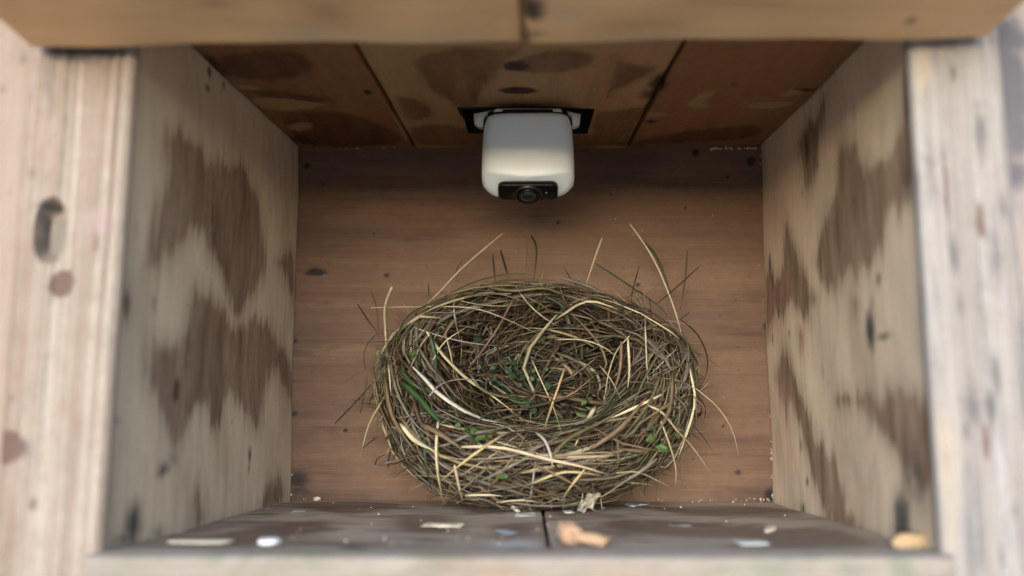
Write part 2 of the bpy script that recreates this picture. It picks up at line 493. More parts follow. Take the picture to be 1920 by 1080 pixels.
# back wall (u: left->right, v: bottom->top); runs behind the side walls
e = 0.02
bw = [BL_B - X * e - Z * e, BR_B + X * e - Z * e, BR_T + X * e + Z * e, BL_T - X * e + Z * e]
F_ = Face(*bw)
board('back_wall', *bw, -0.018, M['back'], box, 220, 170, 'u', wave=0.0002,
      stains_and_shade=F_.polys([
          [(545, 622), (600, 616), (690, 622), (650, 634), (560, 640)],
          [(1080, 275), (1220, 280), (1250, 300), (1210, 330), (1150, 345), (1105, 320)],  # cast shadow of the camera unit, painted into the wall colour
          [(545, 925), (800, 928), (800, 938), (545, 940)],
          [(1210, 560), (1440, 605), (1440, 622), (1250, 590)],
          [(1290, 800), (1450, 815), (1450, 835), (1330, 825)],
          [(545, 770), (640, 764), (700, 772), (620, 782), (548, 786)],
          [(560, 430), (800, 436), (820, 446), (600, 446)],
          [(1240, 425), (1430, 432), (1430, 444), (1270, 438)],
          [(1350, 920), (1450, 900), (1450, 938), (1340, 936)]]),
      moulds_and_shade=F_.spots([(593, 510, .0075, .0028, 1.1), (575, 311, .0022, .0022, 1.1), (1304, 286, .0028, .0028, 1.0), (1408, 303, .0032, .0032, 1.2),
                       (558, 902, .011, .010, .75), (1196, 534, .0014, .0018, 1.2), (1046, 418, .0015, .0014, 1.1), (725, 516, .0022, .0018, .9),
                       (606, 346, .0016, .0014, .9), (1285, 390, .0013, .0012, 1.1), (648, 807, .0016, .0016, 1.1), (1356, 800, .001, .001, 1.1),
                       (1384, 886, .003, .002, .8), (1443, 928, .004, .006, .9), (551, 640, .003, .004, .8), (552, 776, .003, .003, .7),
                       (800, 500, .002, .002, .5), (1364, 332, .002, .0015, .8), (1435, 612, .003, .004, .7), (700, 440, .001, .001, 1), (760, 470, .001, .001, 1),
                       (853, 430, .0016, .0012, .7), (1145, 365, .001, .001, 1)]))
# side walls run from the posts to the back wall
f1 = YP_ + 0.0037 - YF
lw = [FL_B + Yv * f1 - Z * e, BL_B - Yv * 0.0006 - Z * e, BL_T - Yv * 0.0006 + Z * e, FL_T + Yv * f1 + Z * e]
F_ = Face(*lw)
left_stains = [
    [(316, 238), (361, 251), (388, 299), (401, 308), (414, 295), (449, 299), (475, 334), (492, 386), (503, 464), (500, 520), (480, 558), (455, 600), (436, 575), (428, 530),
     (405, 488), (388, 470), (380, 445), (365, 435), (330, 470), (275, 515), (285, 450), (300, 390), (312, 330), (308, 280)],
    crop(170, 560, 2.16, [(420, -10), (390, 60), (385, 110), (350, 200), (300, 170), (260, 140), (240, 200), (215, 330), (270, 430), (300, 560), (330, 640), (370, 560),
                          (400, 470), (460, 400), (500, 570), (540, 480), (560, 400), (620, 430), (660, 545), (690, 510), (720, 330), (750, 280), (800, 380), (830, 430),
                          (830, 250), (740, 120), (690, 60), (640, 90), (600, 130), (560, 60), (500, -20), (450, -40)]),
    crop(170, 560, 2.16, [(415, 925), (420, 800), (435, 770), (460, 850), (455, 920)]),
    crop(170, 560, 2.16, [(680, 860), (700, 790), (730, 710), (745, 760), (760, 700), (790, 800), (740, 845)]),
    crop(170, 90, 2.2975, [(820, 900), (885, 860), (890, 1080), (860, 1040), (840, 960), (800, 940)]),
    [(214, 545), (240, 540), (250, 570), (236, 598), (214, 602)]]
board('side_wall', *lw, -0.018, M['side'], box, 150, 150, 'v', wave=0.0005, bev=0.001,
      stains_and_shade=F_.polys(left_stains),
      knots=F_.spots([(400, 405, .0025, .014, .6), (332, 730, .004, .008, .75), (355, 650, .010, .03, .42), (370, 560, .004, .010, .5), (470, 860, .004, .009, .5)]),
      moulds_and_shade=F_.spots([(248, 985, .010, .013, 1.0), (235, 1010, .014, .006, .8), (395, 135, .004, .004, 1.0), (392, 165, .004, .003, .9), (425, 160, .004, .005, .8),
                       (305, 880, .010, .005, .8), (322, 860, .007, .005, .6), (470, 850, .004, .006, .75), (468, 878, .002, .006, .7), (402, 445, .004, .010, .6),
                       (215, 790, .010, .004, .6), (290, 570, .008, .012, .5), (545, 450, .003, .02, .5), (440, 790, .003, .003, .6), (540, 600, .002, .05, .45),
                       (290, 1000, .01, .006, .6), (460, 985, .03, .002, .5)], 0.9, 0.9, 0.8))
rw = [BR_B - Yv * 0.0006 - Z * e, FR_B + Yv * f1 - Z * e, FR_T + Yv * f1 + Z * e, BR_T - Yv * 0.0006 + Z * e]
F_ = Face(*rw)
c3 = lambda p: crop(1410, 90, 2.297, p)
c4 = lambda p: crop(1410, 560, 2.16, p)
right_stains = [
    c3([(370, 400), (400, 410), (430, 395), (462, 400), (466, 490), (520, 500), (590, 470), (620, 370), (645, 230), (660, 100), (700, 90), (720, 560), (650, 720), (640, 740), (620, 690),
        (600, 690), (570, 850), (530, 940), (500, 950), (480, 930), (460, 1030), (430, 960), (400, 980), (330, 1070), (300, 1000), (262, 950), (280, 830), (320, 700), (352, 640), (360, 500)]),
    c3([(300, 190), (312, 210), (285, 400), (262, 540), (235, 660), (200, 470), (188, 390), (215, 350), (240, 290), (262, 310), (280, 250)]),
    c3([(150, 730), (180, 850), (210, 900), (240, 990), (270, 1060), (290, 1080), (250, 1130), (225, 1200), (200, 1130), (170, 1100), (140, 1160), (100, 1130), (70, 1250), (55, 1000), (85, 950), (110, 990), (130, 960), (138, 880)]),
    c4([(140, 180), (170, 280), (205, 400), (235, 450), (250, 590), (285, 560), (300, 640), (330, 630), (345, 720), (370, 780), (380, 880), (410, 840), (440, 940), (380, 930), (280, 890), (240, 720),
        (200, 560), (165, 430), (150, 420), (140, 540), (125, 420), (110, 370), (95, 310)]),
    c4([(560, 340), (600, 370), (640, 385), (740, 400), (750, 700), (730, 800), (680, 800), (640, 740), (600, 680), (570, 620), (520, 540), (480, 510), (460, 440), (380, 445), (320, 420), (350, 390),
        (380, 370), (430, 400), (480, 370), (510, 400), (530, 430), (545, 400)]),
    c4([(685, 0), (722, 0), (722, 270), (700, 240)]),
    c4([(190, 110), (205, 100), (212, 180), (200, 225), (190, 170)]),
    c4([(415, 0), (432, 0), (428, 70), (418, 50)])]
board('side_wall', *rw, -0.018, M['side'], box, 150, 150, 'v', wave=0.0005, bev=0.001,
      stains_and_shade=F_.polys(right_stains),
      knots=F_.spots([(1510, 280, .006, .020, .55)]),
      moulds_and_shade=F_.spots([(1690, 990, .012, .020, 1.1), (1700, 960, .006, .014, .8), (1635, 620, .007, .012, 1.1), (1658, 631, .011, .003, .8), (1700, 900, .008, .03, .65), (1718, 890, .008, .022, .7),  # the tall spots along the post edge are its shade, painted on
                       (1702, 190, .006, .035, .9), (1700, 340, .008, .02, .7), (1488, 145, .006, .006, .6), (1600, 210, .004, .016, .55), (1650, 525, .005, .006, .7), (1600, 378, .004, .004, .6),
                       (1446, 500, .004, .012, 1.0), (1452, 520, .003, .010, .9), (1463, 585, .004, .006, 1.0), (1450, 634, .002, .006, 1.0), (1483, 625, .003, .005, .7), (1500, 835, .004, .006, .8),
                       (1512, 902, .004, .005, .7), (1506, 955, .006, .006, .8), (1540, 700, .004, .006, .5), (1524, 320, .003, .012, .6), (1530, 308, .003, .006, .6), (1502, 360, .003, .004, .6), (1560, 420, .02, .004, .45),
                       (1580, 170, .006, .02, .4), (1440, 600, .003, .03, .5), (1585, 480, .004, .006, .5), (1640, 570, .006, .01, .5)], 0.9, 0.9, 0.8))

# ceiling planks (seen from below)
def lerp(a, b, t): return a + (b - a) * t
def on_ceiling(px, py):
    a, b, d = BL_T, BR_T, FL_T
    nrm = (b - a).cross(d - a).normalized()
    r = ROT @ Vector(((px - 960) / FPX, (540 - py) / FPX, -1.0))
    return r * (a.dot(nrm) / r.dot(nrm))
def line_at_y(p, q, y): return lerp(p, q, (y - p.y) / (q.y - p.y))
s1a, s1b = on_ceiling(775, 272), on_ceiling(670, 92)
s2a, s2b = on_ceiling(1178, 272), on_ceiling(1276, 92)
yb_, yf_ = YB - 0.0008, YF + 0.001
S1B, S1F = line_at_y(s1a, s1b, yb_), line_at_y(s1a, s1b, yf_)
S2B, S2F = line_at_y(s2a, s2b, yb_), line_at_y(s2a, s2b, yf_)
g_ = 0.0012
CLB, CLF = BL_T + X * 0.0006 + Yv * (yb_ - YB), Vector((FL_T.x + 0.0006, yf_, FL_T.z))
CRB, CRF = BR_T - X * 0.0006 + Yv * (yb_ - YB), Vector((FR_T.x - 0.0006, yf_, FR_T.z))
q = [CLF, S1F - X * g_, S1B - X * g_, CLB]
F_ = Face(*q)
board('ceiling_plank', *q, 0.014, M['ceil2'], box, 70, 90, 'v',
      stains_and_shade=F_.polys([[(420, 96), (560, 92), (592, 125), (545, 150), (440, 146), (400, 120)], [(520, 212), (600, 208), (690, 220), (760, 262), (740, 274), (600, 274), (552, 262)],
                       [(460, 168), (560, 172), (640, 190), (560, 192), (480, 178)]]),
      pales=F_.polys([[(436, 158), (492, 160), (480, 168), (450, 165)], [(462, 181), (540, 184), (604, 193), (600, 202), (500, 208)], [(525, 236), (580, 228), (590, 238), (560, 248)],
                      [(735, 215), (745, 220), (770, 262), (760, 266)]]),
      moulds_and_shade=F_.spots([(388, 118, .01, .02, .8), (410, 130, .01, .01, .6), (690, 174, .003, .004, 1.0), (560, 262, .02, .012, .6)]))
q = [S1F + X * g_, S2F - X * g_, S2B - X * g_, S1B + X * g_]
F_ = Face(*q)
h0 = uvof(*q, 865, 204); h1 = uvof(*q, 1115, 204); h2 = uvof(*q, 880, 250)
hole = (h0[0], h1[0], h0[1], h2[1])
board('ceiling_plank', *q, 0.014, M['ceil'], box, 100, 110, 'v', ucuts=[hole[0], hole[1]], vcuts=[hole[2], hole[3]], hole=hole,
      stains_and_shade=F_.polys([[(785, 105), (820, 96), (870, 90), (950, 92), (985, 88), (945, 130), (925, 150), (900, 182), (895, 202), (860, 203), (835, 185), (800, 165), (775, 130)],
                       [(955, 118), (985, 105), (1050, 92), (1105, 98), (1115, 118), (1080, 134), (1000, 140), (955, 136)],
                       [(1155, 95), (1168, 118), (1245, 125), (1195, 152), (1150, 170), (1136, 188), (1146, 150), (1150, 120)],
                       [(738, 182), (775, 182), (805, 196), (812, 212), (780, 228), (758, 215)],
                       [(765, 240), (800, 232), (870, 236), (905, 252), (1090, 252), (1160, 240), (1215, 228), (1180, 276), (778, 276)],
                       [(1115, 212), (1150, 206), (1215, 196), (1200, 232), (1130, 250), (1105, 240)],
                       [(940, 200), (975, 194), (1010, 200), (980, 204)]]),
      knots=F_.spots([(968, 125, .007, .008, 1.0), (972, 172, .012, .006, .95)]),
      moulds_and_shade=F_.spots([(966, 124, .004, .006, 1.0), (970, 171, .005, .003, .9), (1238, 155, .006, .016, 1.1), (1225, 175, .008, .012, .8), (1215, 200, .003, .02, .8), (700, 175, .003, .003, 1), (1180, 268, .02, .006, .7)]))
q = [S2F + X * g_, CRF, CRB, S2B + X * g_]
F_ = Face(*q)
board('ceiling_plank', *q, 0.014, M['ceil2'], box, 80, 90, 'v',
      stains_and_shade=F_.polys([[(1200, 262), (1300, 250), (1440, 245), (1420, 276), (1180, 276)]]),
      pales=F_.polys([[(1340, 172), (1338, 180), (1322, 195), (1330, 208), (1302, 207), (1288, 196), (1305, 184)], [(1395, 205), (1440, 197), (1490, 199), (1470, 210), (1420, 213)],
                      [(1460, 190), (1480, 176), (1515, 172), (1490, 186)], [(1205, 208), (1245, 212), (1255, 218), (1225, 220), (1200, 216)]]),
      moulds_and_shade=F_.spots([(1222, 228, .004, .004, .9), (1510, 176, .008, .003, .8), (1375, 162, .006, .003, .5), (1240, 162, .004, .01, .8)]))

# dark cut-out in the middle plank that takes the camera mount
ce = [Vector(((1 - a) * (1 - b)) * q0 + (a * (1 - b)) * q1 + (a * b) * q2 + ((1 - a) * b) * q3)
      for a, b in ((hole[0], hole[2]), (hole[1], hole[2]), (hole[1], hole[3]), (hole[0], hole[3]))
      for q0, q1, q2, q3 in [[S1F + X * g_, S2F - X * g_, S2B - X * g_, S1B + X * g_]]]
bm = bmesh.new()
lo = [bm.verts.new(p) for p in ce]; hi = [bm.verts.new(p + Z * 0.0135) for p in ce]
lo2 = [bm.verts.new(p + (p - sum(ce, Vector()) / 4).normalized() * 0.003 + Z * 0.0004) for p in ce]
hi2 = [bm.verts.new(p + (p - sum(ce, Vector()) / 4).normalized() * 0.003 + Z * 0.0165) for p in ce]
for i in range(4):
    j = (i + 1) % 4
    bm.faces.new((lo[i], lo[j], hi[j], hi[i])); bm.faces.new((lo2[i], lo2[j], hi2[j], hi2[i]))
    bm.faces.new((lo[i], lo[j], lo2[j], lo2[i]))
bm.faces.new(hi); bm.faces.new(hi2)
bmesh.ops.recalc_face_normals(bm, faces=bm.faces)
me = bpy.data.meshes.new('recess_liner'); bm.to_mesh(me); bm.free()
setp(link('recess_liner', me, M['gasket']), box)

def slab(name, x0, x1, y0, y1, z0, z1, mat, label=None, **kw):
    return board(name, (x0, y0, z0), (x1, y0, z0), (x1, y0, z1), (x0, y0, z1), y1 - y0, mat, box, 14, 10, label=label, **kw)
# unseen panels added above and below to block light through the joints
board('roof_light_block', (-0.2, 0.345, 0.195), (0.185, 0.345, 0.190), (0.185, 0.618, 0.195), (-0.2, 0.618, 0.197), 0.012, M['rough'], box, 10, 10)
board('base_light_block', (-0.2, 0.356, -0.105), (0.185, 0.356, -0.105), (0.185, 0.618, -0.105), (-0.2, 0.618, -0.105), 0.012, M['rough'], box, 10, 10)

# floor planks
def on_floor(px, py):
    a, b, d = BL_B, BR_B, FL_B
    nrm = (b - a).cross(d - a).normalized()
    r = ROT @ Vector(((px - 960) / FPX, (540 - py) / FPX, -1.0))
    return r * (a.dot(nrm) / r.dot(nrm))
fa, fb = on_floor(1015, 941), on_floor(1031, 1030)
yff = YF + 0.004
SB, SF = line_at_y(fa, fb, YB - 0.0008), line_at_y(fa, fb, yff)
FLb, FLf = BL_B + X * 0.0007 - Yv * 0.0008, line_at_y(FL_B, BL_B, yff) + X * 0.0007
FRb, FRf = BR_B - X * 0.0007 - Yv * 0.0008, line_at_y(FR_B, BR_B, yff) - X * 0.0007
q = [FLf, SF - X * 0.0009, SB - X * 0.0009, FLb]
F_ = Face(*q)
board('floor_plank', *q, -0.016, M['floor'], box, 120, 90, 'u', wave=0.0004,
      stains_and_shade=F_.polys([[(545, 941), (700, 942), (760, 946), (740, 958), (660, 966), (600, 964), (560, 955)],
                       [(520, 985), (600, 975), (640, 985), (560, 1005), (480, 1015), (560, 1026), (300, 1028), (380, 1008), (440, 995)],
                       [(735, 972), (800, 966), (870, 976), (860, 994), (790, 998), (740, 990)], [(860, 955), (980, 950), (1012, 960), (900, 966)],
                       [(900, 985), (990, 978), (1015, 1000), (940, 1004)]]),
      pales=F_.polys([[(895, 1022), (930, 1014), (1010, 1012), (1020, 1028), (960, 1030)]]),
      moulds_and_shade=F_.spots([(490, 965, .010, .004, 1.0), (665, 1025, .006, .006, 1.0), (480, 966, .02, .003, .6), (970, 1028, .006, .005, .8), (790, 1014, .004, .004, .6), (1000, 942, .03, .003, .7), (940, 965, .004, .003, .7)]))  # the long spot at the back edge paints the shade under the nest
q = [SF + X * 0.0009, FRf, FRb, SB + X * 0.0009]
F_ = Face(*q)
board('floor_plank', *q, -0.016, M['floor'], box, 120, 90, 'u', wave=0.0004,
      stains_and_shade=F_.polys([[(1180, 948), (1320, 944), (1450, 944), (1530, 960), (1440, 962), (1300, 964)], [(1120, 978), (1260, 974), (1400, 990), (1560, 988), (1640, 1012), (1640, 1026), (1340, 1024), (1420, 1008), (1280, 1006), (1140, 998)],
                       [(1024, 960), (1060, 955), (1100, 962), (1050, 972)]]),
      moulds_and_shade=F_.spots([(1500, 950, .008, .003, .8), (1480, 944, .02, .003, .7), (1030, 945, .01, .004, .8)]))
# front sill board below the opening
zl, zr = FL_B.z, FR_B.z
q = [Vector((-0.1785, 0.341, zl - 0.045)), Vector((0.1605, 0.341, zr - 0.045)), Vector((0.1605, 0.341, zr + 0.0008)), Vector((-0.1785, 0.341, zl + 0.0008))]
F_ = Face(*q)
board('front_sill', *q, -0.0155, M['sill'], box, 160, 30, 'u', bev=0.0025,
      moulds_and_shade=F_.spots([(400, 1044, .006, .004, .7), (590, 1055, .006, .005, .6), (240, 1058, .018, .006, .5), (220, 1075, .01, .006, .5), (1450, 1060, .02, .008, .6), (1360, 1065, .014, .005, .5), (1590, 1068, .008, .005, .6), (1690, 1060, .006, .008, .8)]),
      stains_and_shade=F_.polys([[(860, 1075), (900, 1066), (980, 1072), (1000, 1090), (860, 1090)], [(1120, 1060), (1200, 1055), (1220, 1090), (1120, 1090)]]))

# posts at the front of the side walls
YP, TP = 0.347, 0.0035
zt, zb = 0.168, -0.16
q = [Vector((-0.2190, YP, zb)), Vector((-0.1768, YP, zb)), Vector((-0.1722, YP, zt)), Vector((-0.2178, YP, zt))]
F_ = Face(*q)
hp = uvof(*q, 93, 432)
o = board('front_post', *q, -TP, M['post'], box, 130, 260, 'v', bev=0.002, wave=0.0003, ribbed=0.0013, open_back=True, pits=[(hp[0], hp[1], .0062, .0125, .009)],
      stains_and_shade=F_.polys([[(155, 400), (195, 378), (212, 395), (212, 440), (188, 438), (165, 420)]]),
      knots=F_.spots([(115, 532, .0055, .0058, 1.0), (12, 838, .0075, .0065, 1.1), (180, 455, .006, .008, .42), (62, 945, .003, .006, .5), (20, 750, .003, .005, .5)]),
      pales=F_.polys([[(90, 402), (108, 396), (123, 430), (116, 478), (94, 492), (78, 470), (80, 425)], [(222, 405), (236, 405), (238, 440), (222, 440)]]),
      moulds_and_shade=F_.spots([(88, 384, .006, .0022, .8), (70, 430, .0012, .011, .8), (78, 200, .003, .02, .4), (110, 97, .006, .004, .9), (150, 97, .012, .005, .9), (190, 96, .01, .004, .8), (45, 838, .003, .005, .6),  # shade of the hole's rim and dark gap under the header painted in
                       (105, 550, .003, .003, .4), (125, 240, .003, .02, .35), (57, 325, .003, .004, .5), (90, 160, .004, .02, .45)]))
o['label'] = 'pale ribbed left post with an oval knot hole'
q = [Vector((0.1590, YP, zb)), Vector((0.2010, YP, zb)), Vector((0.1945, YP, zt)), Vector((0.1568, YP, zt))]
F_ = Face(*q)
o = board('front_post', *q, -TP, M['wpost'], box, 110, 200, 'v', bev=0.002, wave=0.0003, ribbed=0.0007,
      pales=F_.polys([[(1712, 92), (1740, 90), (1750, 140), (1730, 170), (1716, 160)], [(1765, 770), (1785, 760), (1800, 860), (1800, 1000), (1772, 1080), (1768, 900)]]),
      knots=F_.spots([(1775, 350, .0015, .025, .6), (1840, 415, .0025, .012, .65), (1850, 830, .002, .010, .65), (1776, 880, .002, .03, .4)]),
      moulds_and_shade=F_.spots([(1788, 136, .0035, .004, 1.1), (1842, 248, .008, .012, .9), (1790, 475, .005, .008, 1.0), (1870, 480, .007, .018, .8), (1868, 700, .005, .008, 1.0), (1860, 765, .006, .008, 1.1), (1830, 765, .016, .010, .8),
                       (1813, 805, .004, .006, .9), (1745, 310, .006, .014, .7), (1802, 570, .004, .006, .8), (1850, 640, .008, .035, .6), (1882, 385, .005, .006, .8), (1722, 340, .004, .008, .8), (1845, 150, .004, .05, .5),
                       (1754, 680, .006, .010, .55), (1780, 420, .003, .02, .5), (1840, 560, .006, .03, .5), (1882, 1045, .005, .005, .6), (1904, 955, .004, .004, .6)], 0.5, 1.2, 0.75))
o['label'] = 'whitewashed right post streaked with grey mould'
# outer boards beside the posts
q = [Vector((-0.31, YP + 0.004, zb)), Vector((-0.2194, YP + 0.004, zb)), Vector((-0.2184, YP + 0.004, 0.2)), Vector((-0.31, YP + 0.004, 0.2))]
F_ = Face(*q)
board('outer_board', *q, -0.015, M['outer'], box, 60, 120, 'v', bev=0.002, moulds_and_shade=F_.spots([(46, 112, .0035, .004, .6), (6, 168, .002, .0025, .8), (22, 362, .002, .002, .6)]), label='pinkish plain board outside the left post')
q = [Vector((0.2016, YP + 0.006, zb)), Vector((0.31, YP + 0.006, zb)), Vector((0.31, YP + 0.006, 0.2)), Vector((0.1952, YP + 0.006, 0.2))]
F_ = Face(*q)
board('outer_board', *q, -0.015, M['mottled'], box, 60, 120, 'v', bev=0.002,
      moulds_and_shade=F_.spots([(1892, 160, .008, .02, 1.2), (1905, 190, .012, .008, 1.0), (1904, 250, .006, .01, 1.1), (1890, 65, .008, .01, .9), (1910, 75, .008, .006, .9), (1908, 325, .006, .008, .8)]),
      label='mottled grey and pink board outside the right post')
# header: two thick blocks projecting toward the viewer, seen from below
hb_y = 0.341
HL, HR = at(58, 82, hb_y), at(1853, 84, hb_y)
hz0, hzs = (HL.z + HR.z) / 2, 0.12
HS = at(982, 82, hb_y)
yn = 0.285
def hp_(x, y): return Vector((x, y, hz0 + (hb_y - y) * hzs))
q = [hp_(HL.x - 0.002, yn), hp_(HS.x - 0.0008, yn), hp_(HS.x - 0.0008, hb_y), hp_(HL.x, hb_y)]
F_ = Face(*q)
board('header_block', *q, 0.05, M['header'], box, 110, 60, 'u', bev=0.003, wave=0.0006,
      stains_and_shade=F_.polys([[(560, 0), (640, 5), (655, 50), (600, 45), (570, 25)], [(360, 0), (420, 0), (440, 25), (390, 22)]]),
      pales=F_.polys([[(480, 66), (600, 60), (800, 62), (940, 68), (800, 78), (560, 80)]]))
q = [hp_(HS.x + 0.0008, yn), hp_(HR.x + 0.002, yn), hp_(HR.x, hb_y), hp_(HS.x + 0.0008, hb_y)]
F_ = Face(*q)
board('header_block', *q, 0.05, M['header'], box, 110, 60, 'u', bev=0.003, wave=0.0006,
      moulds_and_shade=F_.spots([(995, 14, .006, .010, .9), (986, 70, .003, .010, .7), (1706, 34, .003, .003, .8), (1008, 62, .005, .004, .5)]),
      pales=F_.polys([[(1060, 66), (1200, 70), (1400, 72), (1500, 78), (1200, 80)], [(1035, 15), (1060, 8), (1085, 14), (1080, 30), (1050, 28)]]),
      stains_and_shade=F_.polys([[(1280, 0), (1450, 0), (1480, 12), (1340, 20)], [(1100, 40), (1240, 36), (1300, 48), (1160, 52)]]))

# ------------------------------------------------------------------ camera unit
UY = 0.512
uc = at(990, 290, UY)
z_top = at(990, 213, UY - 0.014).z
halfw = (at(1076, 300, UY).x - at(904, 300, UY).x) / 2
unit = empty('camera_unit', (uc.x, UY, z_top))
tag(unit, 'white rounded camera with black lens hanging from the ceiling cut-out', 'camera')
yfr = UY - 0.018                      # front of the body


def loops_mesh(name, loops, mat, cap=True, closed=True):
    bm = bmesh.new()
    vv = [[bm.verts.new(p) for p in L] for L in loops]
    n = len(loops[0])
    for a, b in zip(vv[:-1], vv[1:]):
        for i in range(n):
            j = (i + 1) % n
            bm.faces.new((a[i], a[j], b[j], b[i]))
    if cap:
        bm.faces.new(vv[0]); bm.faces.new(vv[-1][::-1])
    bmesh.ops.recalc_face_normals(bm, faces=bm.faces)
    me = bpy.data.meshes.new(name); bm.to_mesh(me); bm.free()
    smooth(me)
    return setp(link(name, me, mat), unit)


def sup(cx, cy, a, b, p, n=72):
    L = []
    for k in range(n):
        t = 2 * pi * k / n
        c, s_ = cos(t), sin(t)
        L.append((cx + a * abs(c) ** (2 / p) * (1 if c > 0 else -1), cy + b * abs(s_) ** (2 / p) * (1 if s_ > 0 else -1)))
    return L


z_cr = at(990, 331, yfr).z            # lip between front and lens face, middle
z_bo = at(990, 370, yfr + 0.0165).z
rings = []
hd = 0.019
H = z_top - z_cr
def ring(wf, df, z, yoff=0.0, bend=0.0, p=4.2, tilt=0.0):
    a, b = halfw * wf, hd * df
    L = sup(uc.x, yfr + hd + yoff, a, b, p)
    out_ = []
    for (x, y) in L:
        t = (x - uc.x) / halfw
        fr = max(0.0, min(1.0, (yfr + hd - y) / hd))
        out_.append(Vector((x, y, z + bend * (t * t) * fr + tilt * (y - (yfr + hd + yoff - b)))))
    return out_
prof = [(0.80, 0.80, 0.0), (0.88, 0.90, 0.0003), (0.925, 0.955, 0.0014), (0.945, 0.98, 0.004), (0.965, 0.99, 0.010), (0.985, 1.0, 0.018), (0.997, 1.0, 0.026), (1.0, 1.0, 0.030)]
for wf, df, dz in prof: rings.append(ring(wf, df, z_top - dz))
for k in (0.035, ): rings.append(ring(1.0, 1.0, z_top - min(k, H - 0.003), bend=0.0022))
rings.append(ring(0.998, 0.998, z_cr + 0.0012, bend=0.0044))
rings.append(ring(0.992, 0.985, z_cr + 0.0002, bend=0.0050, yoff=0.0001))
dz, dy = z_cr - z_bo, 0.0115
for k in (0.04, 0.15, 0.3, 0.45, 0.6, 0.73, 0.84, 0.92, 0.975, 1.0):
    wf = 0.655 + 0.33 * sqrt(1 - k ** 2.2)
    rings.append(ring(wf, 0.96 - 0.36 * k, z_cr - dz * k, yoff=dy * k * 0.9 - 0.0, bend=0.0050 * (1 - k), tilt=0.42 * k))
rings.append(ring(0.62, 0.50, z_bo + 0.0006, yoff=dy + 0.001, tilt=0.42))
loops_mesh('body', rings, M['white'])

# lens face: slanted plate frame
A_ = Vector((uc.x, yfr + 0.0022, at(990, 340, yfr + 0.0022).z))
B_ = Vector((uc.x, yfr + 0.0172, at(990, 369.5, yfr + 0.0172).z))
tdir = (B_ - A_).normalized()                 # down and back
nrm = X.cross(tdir).normalized()
if nrm.y > 0: nrm = -nrm                      # towards viewer and down
Lf = (B_ - A_).length
fc = (A_ + B_) / 2


def plate(name, hw, hl, r, thick, off, mat, n=10, center=None):
    center = center or fc
    P = []
    for cx, cy, a0 in ((hw - r, hl - r, 0), (-hw + r, hl - r, pi / 2), (-hw + r, -hl + r, pi), (hw - r, -hl + r, 1.5 * pi)):
        for k in range(n):
            a = a0 + pi / 2 * k / (n - 1)
            P.append((cx + r * cos(a), cy + r * sin(a)))
    base = center + nrm * off
    L0 = [base + X * x + tdir * y for x, y in P]
    L1 = [base + nrm * thick + X * x + tdir * y for x, y in P]
    L2 = [base + nrm * (thick + 0.0003) + X * (x * .975) + tdir * (y * .95) for x, y in P]
    return loops_mesh(name, [L0, L1, L2], mat)


def disc(name, prof, mat, center=None, n=48):
    center = center or fc
    return loops_mesh(name, [[center + nrm * h + X * (r * cos(2 * pi * k / n)) + tdir * (r * sin(2 * pi * k / n)) for k in range(n)] for r, h in prof], mat)


fw = (at(1045, 355, UY).x - at(935, 355, UY).x) / 2
plate('face_plate', fw, Lf * 0.47, 0.0042, 0.0028, -0.0005, M['black'])
lc = fc + tdir * 0.0012
disc('lens_ring', [(0.0088, 0.0015), (0.0088, 0.0031), (0.0083, 0.0040), (0.0076, 0.0042), (0.0070, 0.0036), (0.0068, 0.0030)], M['ring'], lc)
disc('lens_barrel', [(0.0070, 0.0025), (0.0070, 0.0046), (0.0066, 0.0052), (0.0058, 0.0053), (0.0055, 0.0048)], M['black'], lc)
disc('lens_glass', [(0.0055, 0.0040), (0.0052, 0.0047), (0.0042, 0.0054), (0.0026, 0.0059), (0.0008, 0.0061)], M['glass'], lc)
disc('sensor_dot', [(0.0003, 0.002), (0.0003, 0.0029)], M['led'], fc + X * 0.0111, 12)
# mount: dark gasket, pale bracket with angled wings in the cut-out
gy = yfr + 0.016
zc = lambda px, py: (at(px, py, gy).x, at(px, py, gy).z)
gl = [(at(907, 240, gy).x, at(907, 240, gy).z)]
gas = []
for a, b, z0, th_ in ((0.90, 0.90, z_top + 0.0010, 0), (0.955, 0.95, z_top - 0.0002, 0), (0.985, 0.97, z_top - 0.0025, 0), (0.985, 0.97, z_top - 0.0060, 0), (0.93, 0.93, z_top - 0.0070, 0)):
    gas.append([v + Yv * 0.0016 for v in ring(a, b, z0)])
gas2 = [[v + Z * 0.0016 for v in gas[0]]] + gas
loops_mesh('gasket', gas2, M['gasket'])


def extrude_xz(name, pts, y0, y1, mat, inset=0.0006):
    c = Vector((sum(p[0] for p in pts) / len(pts), 0, sum(p[1] for p in pts) / len(pts)))
    def L(y, k): return [Vector((c.x + (x - c.x) * k, y, c.z + (z - c.z) * k)) for x, z in pts]
    return loops_mesh(name, [L(y0, 0.97), L(y0 + inset, 1), L(y1, 1)], mat)


def pz(pts, Y): return [((p := at(px, py, Y)).x, p.z) for px, py in pts]
extrude_xz('bracket_plate', pz([(929, 203.5), (1051, 203.5), (1054, 209), (926, 209)], yfr + 0.004), yfr + 0.004, yfr + 0.016, M['grey'])
extrude_xz('bracket_wing', pz([(926, 206), (930, 213), (912, 222), (910, 238), (896, 236), (889, 230), (888, 213)], yfr + 0.010), yfr + 0.010, yfr + 0.016, M['grey'])
extrude_xz('bracket_wing', pz([(1053, 206), (1089, 214), (1087, 232), (1078, 237), (1066, 237), (1064, 222), (1048, 213)], yfr + 0.010), yfr + 0.010, yfr + 0.016, M['grey'])

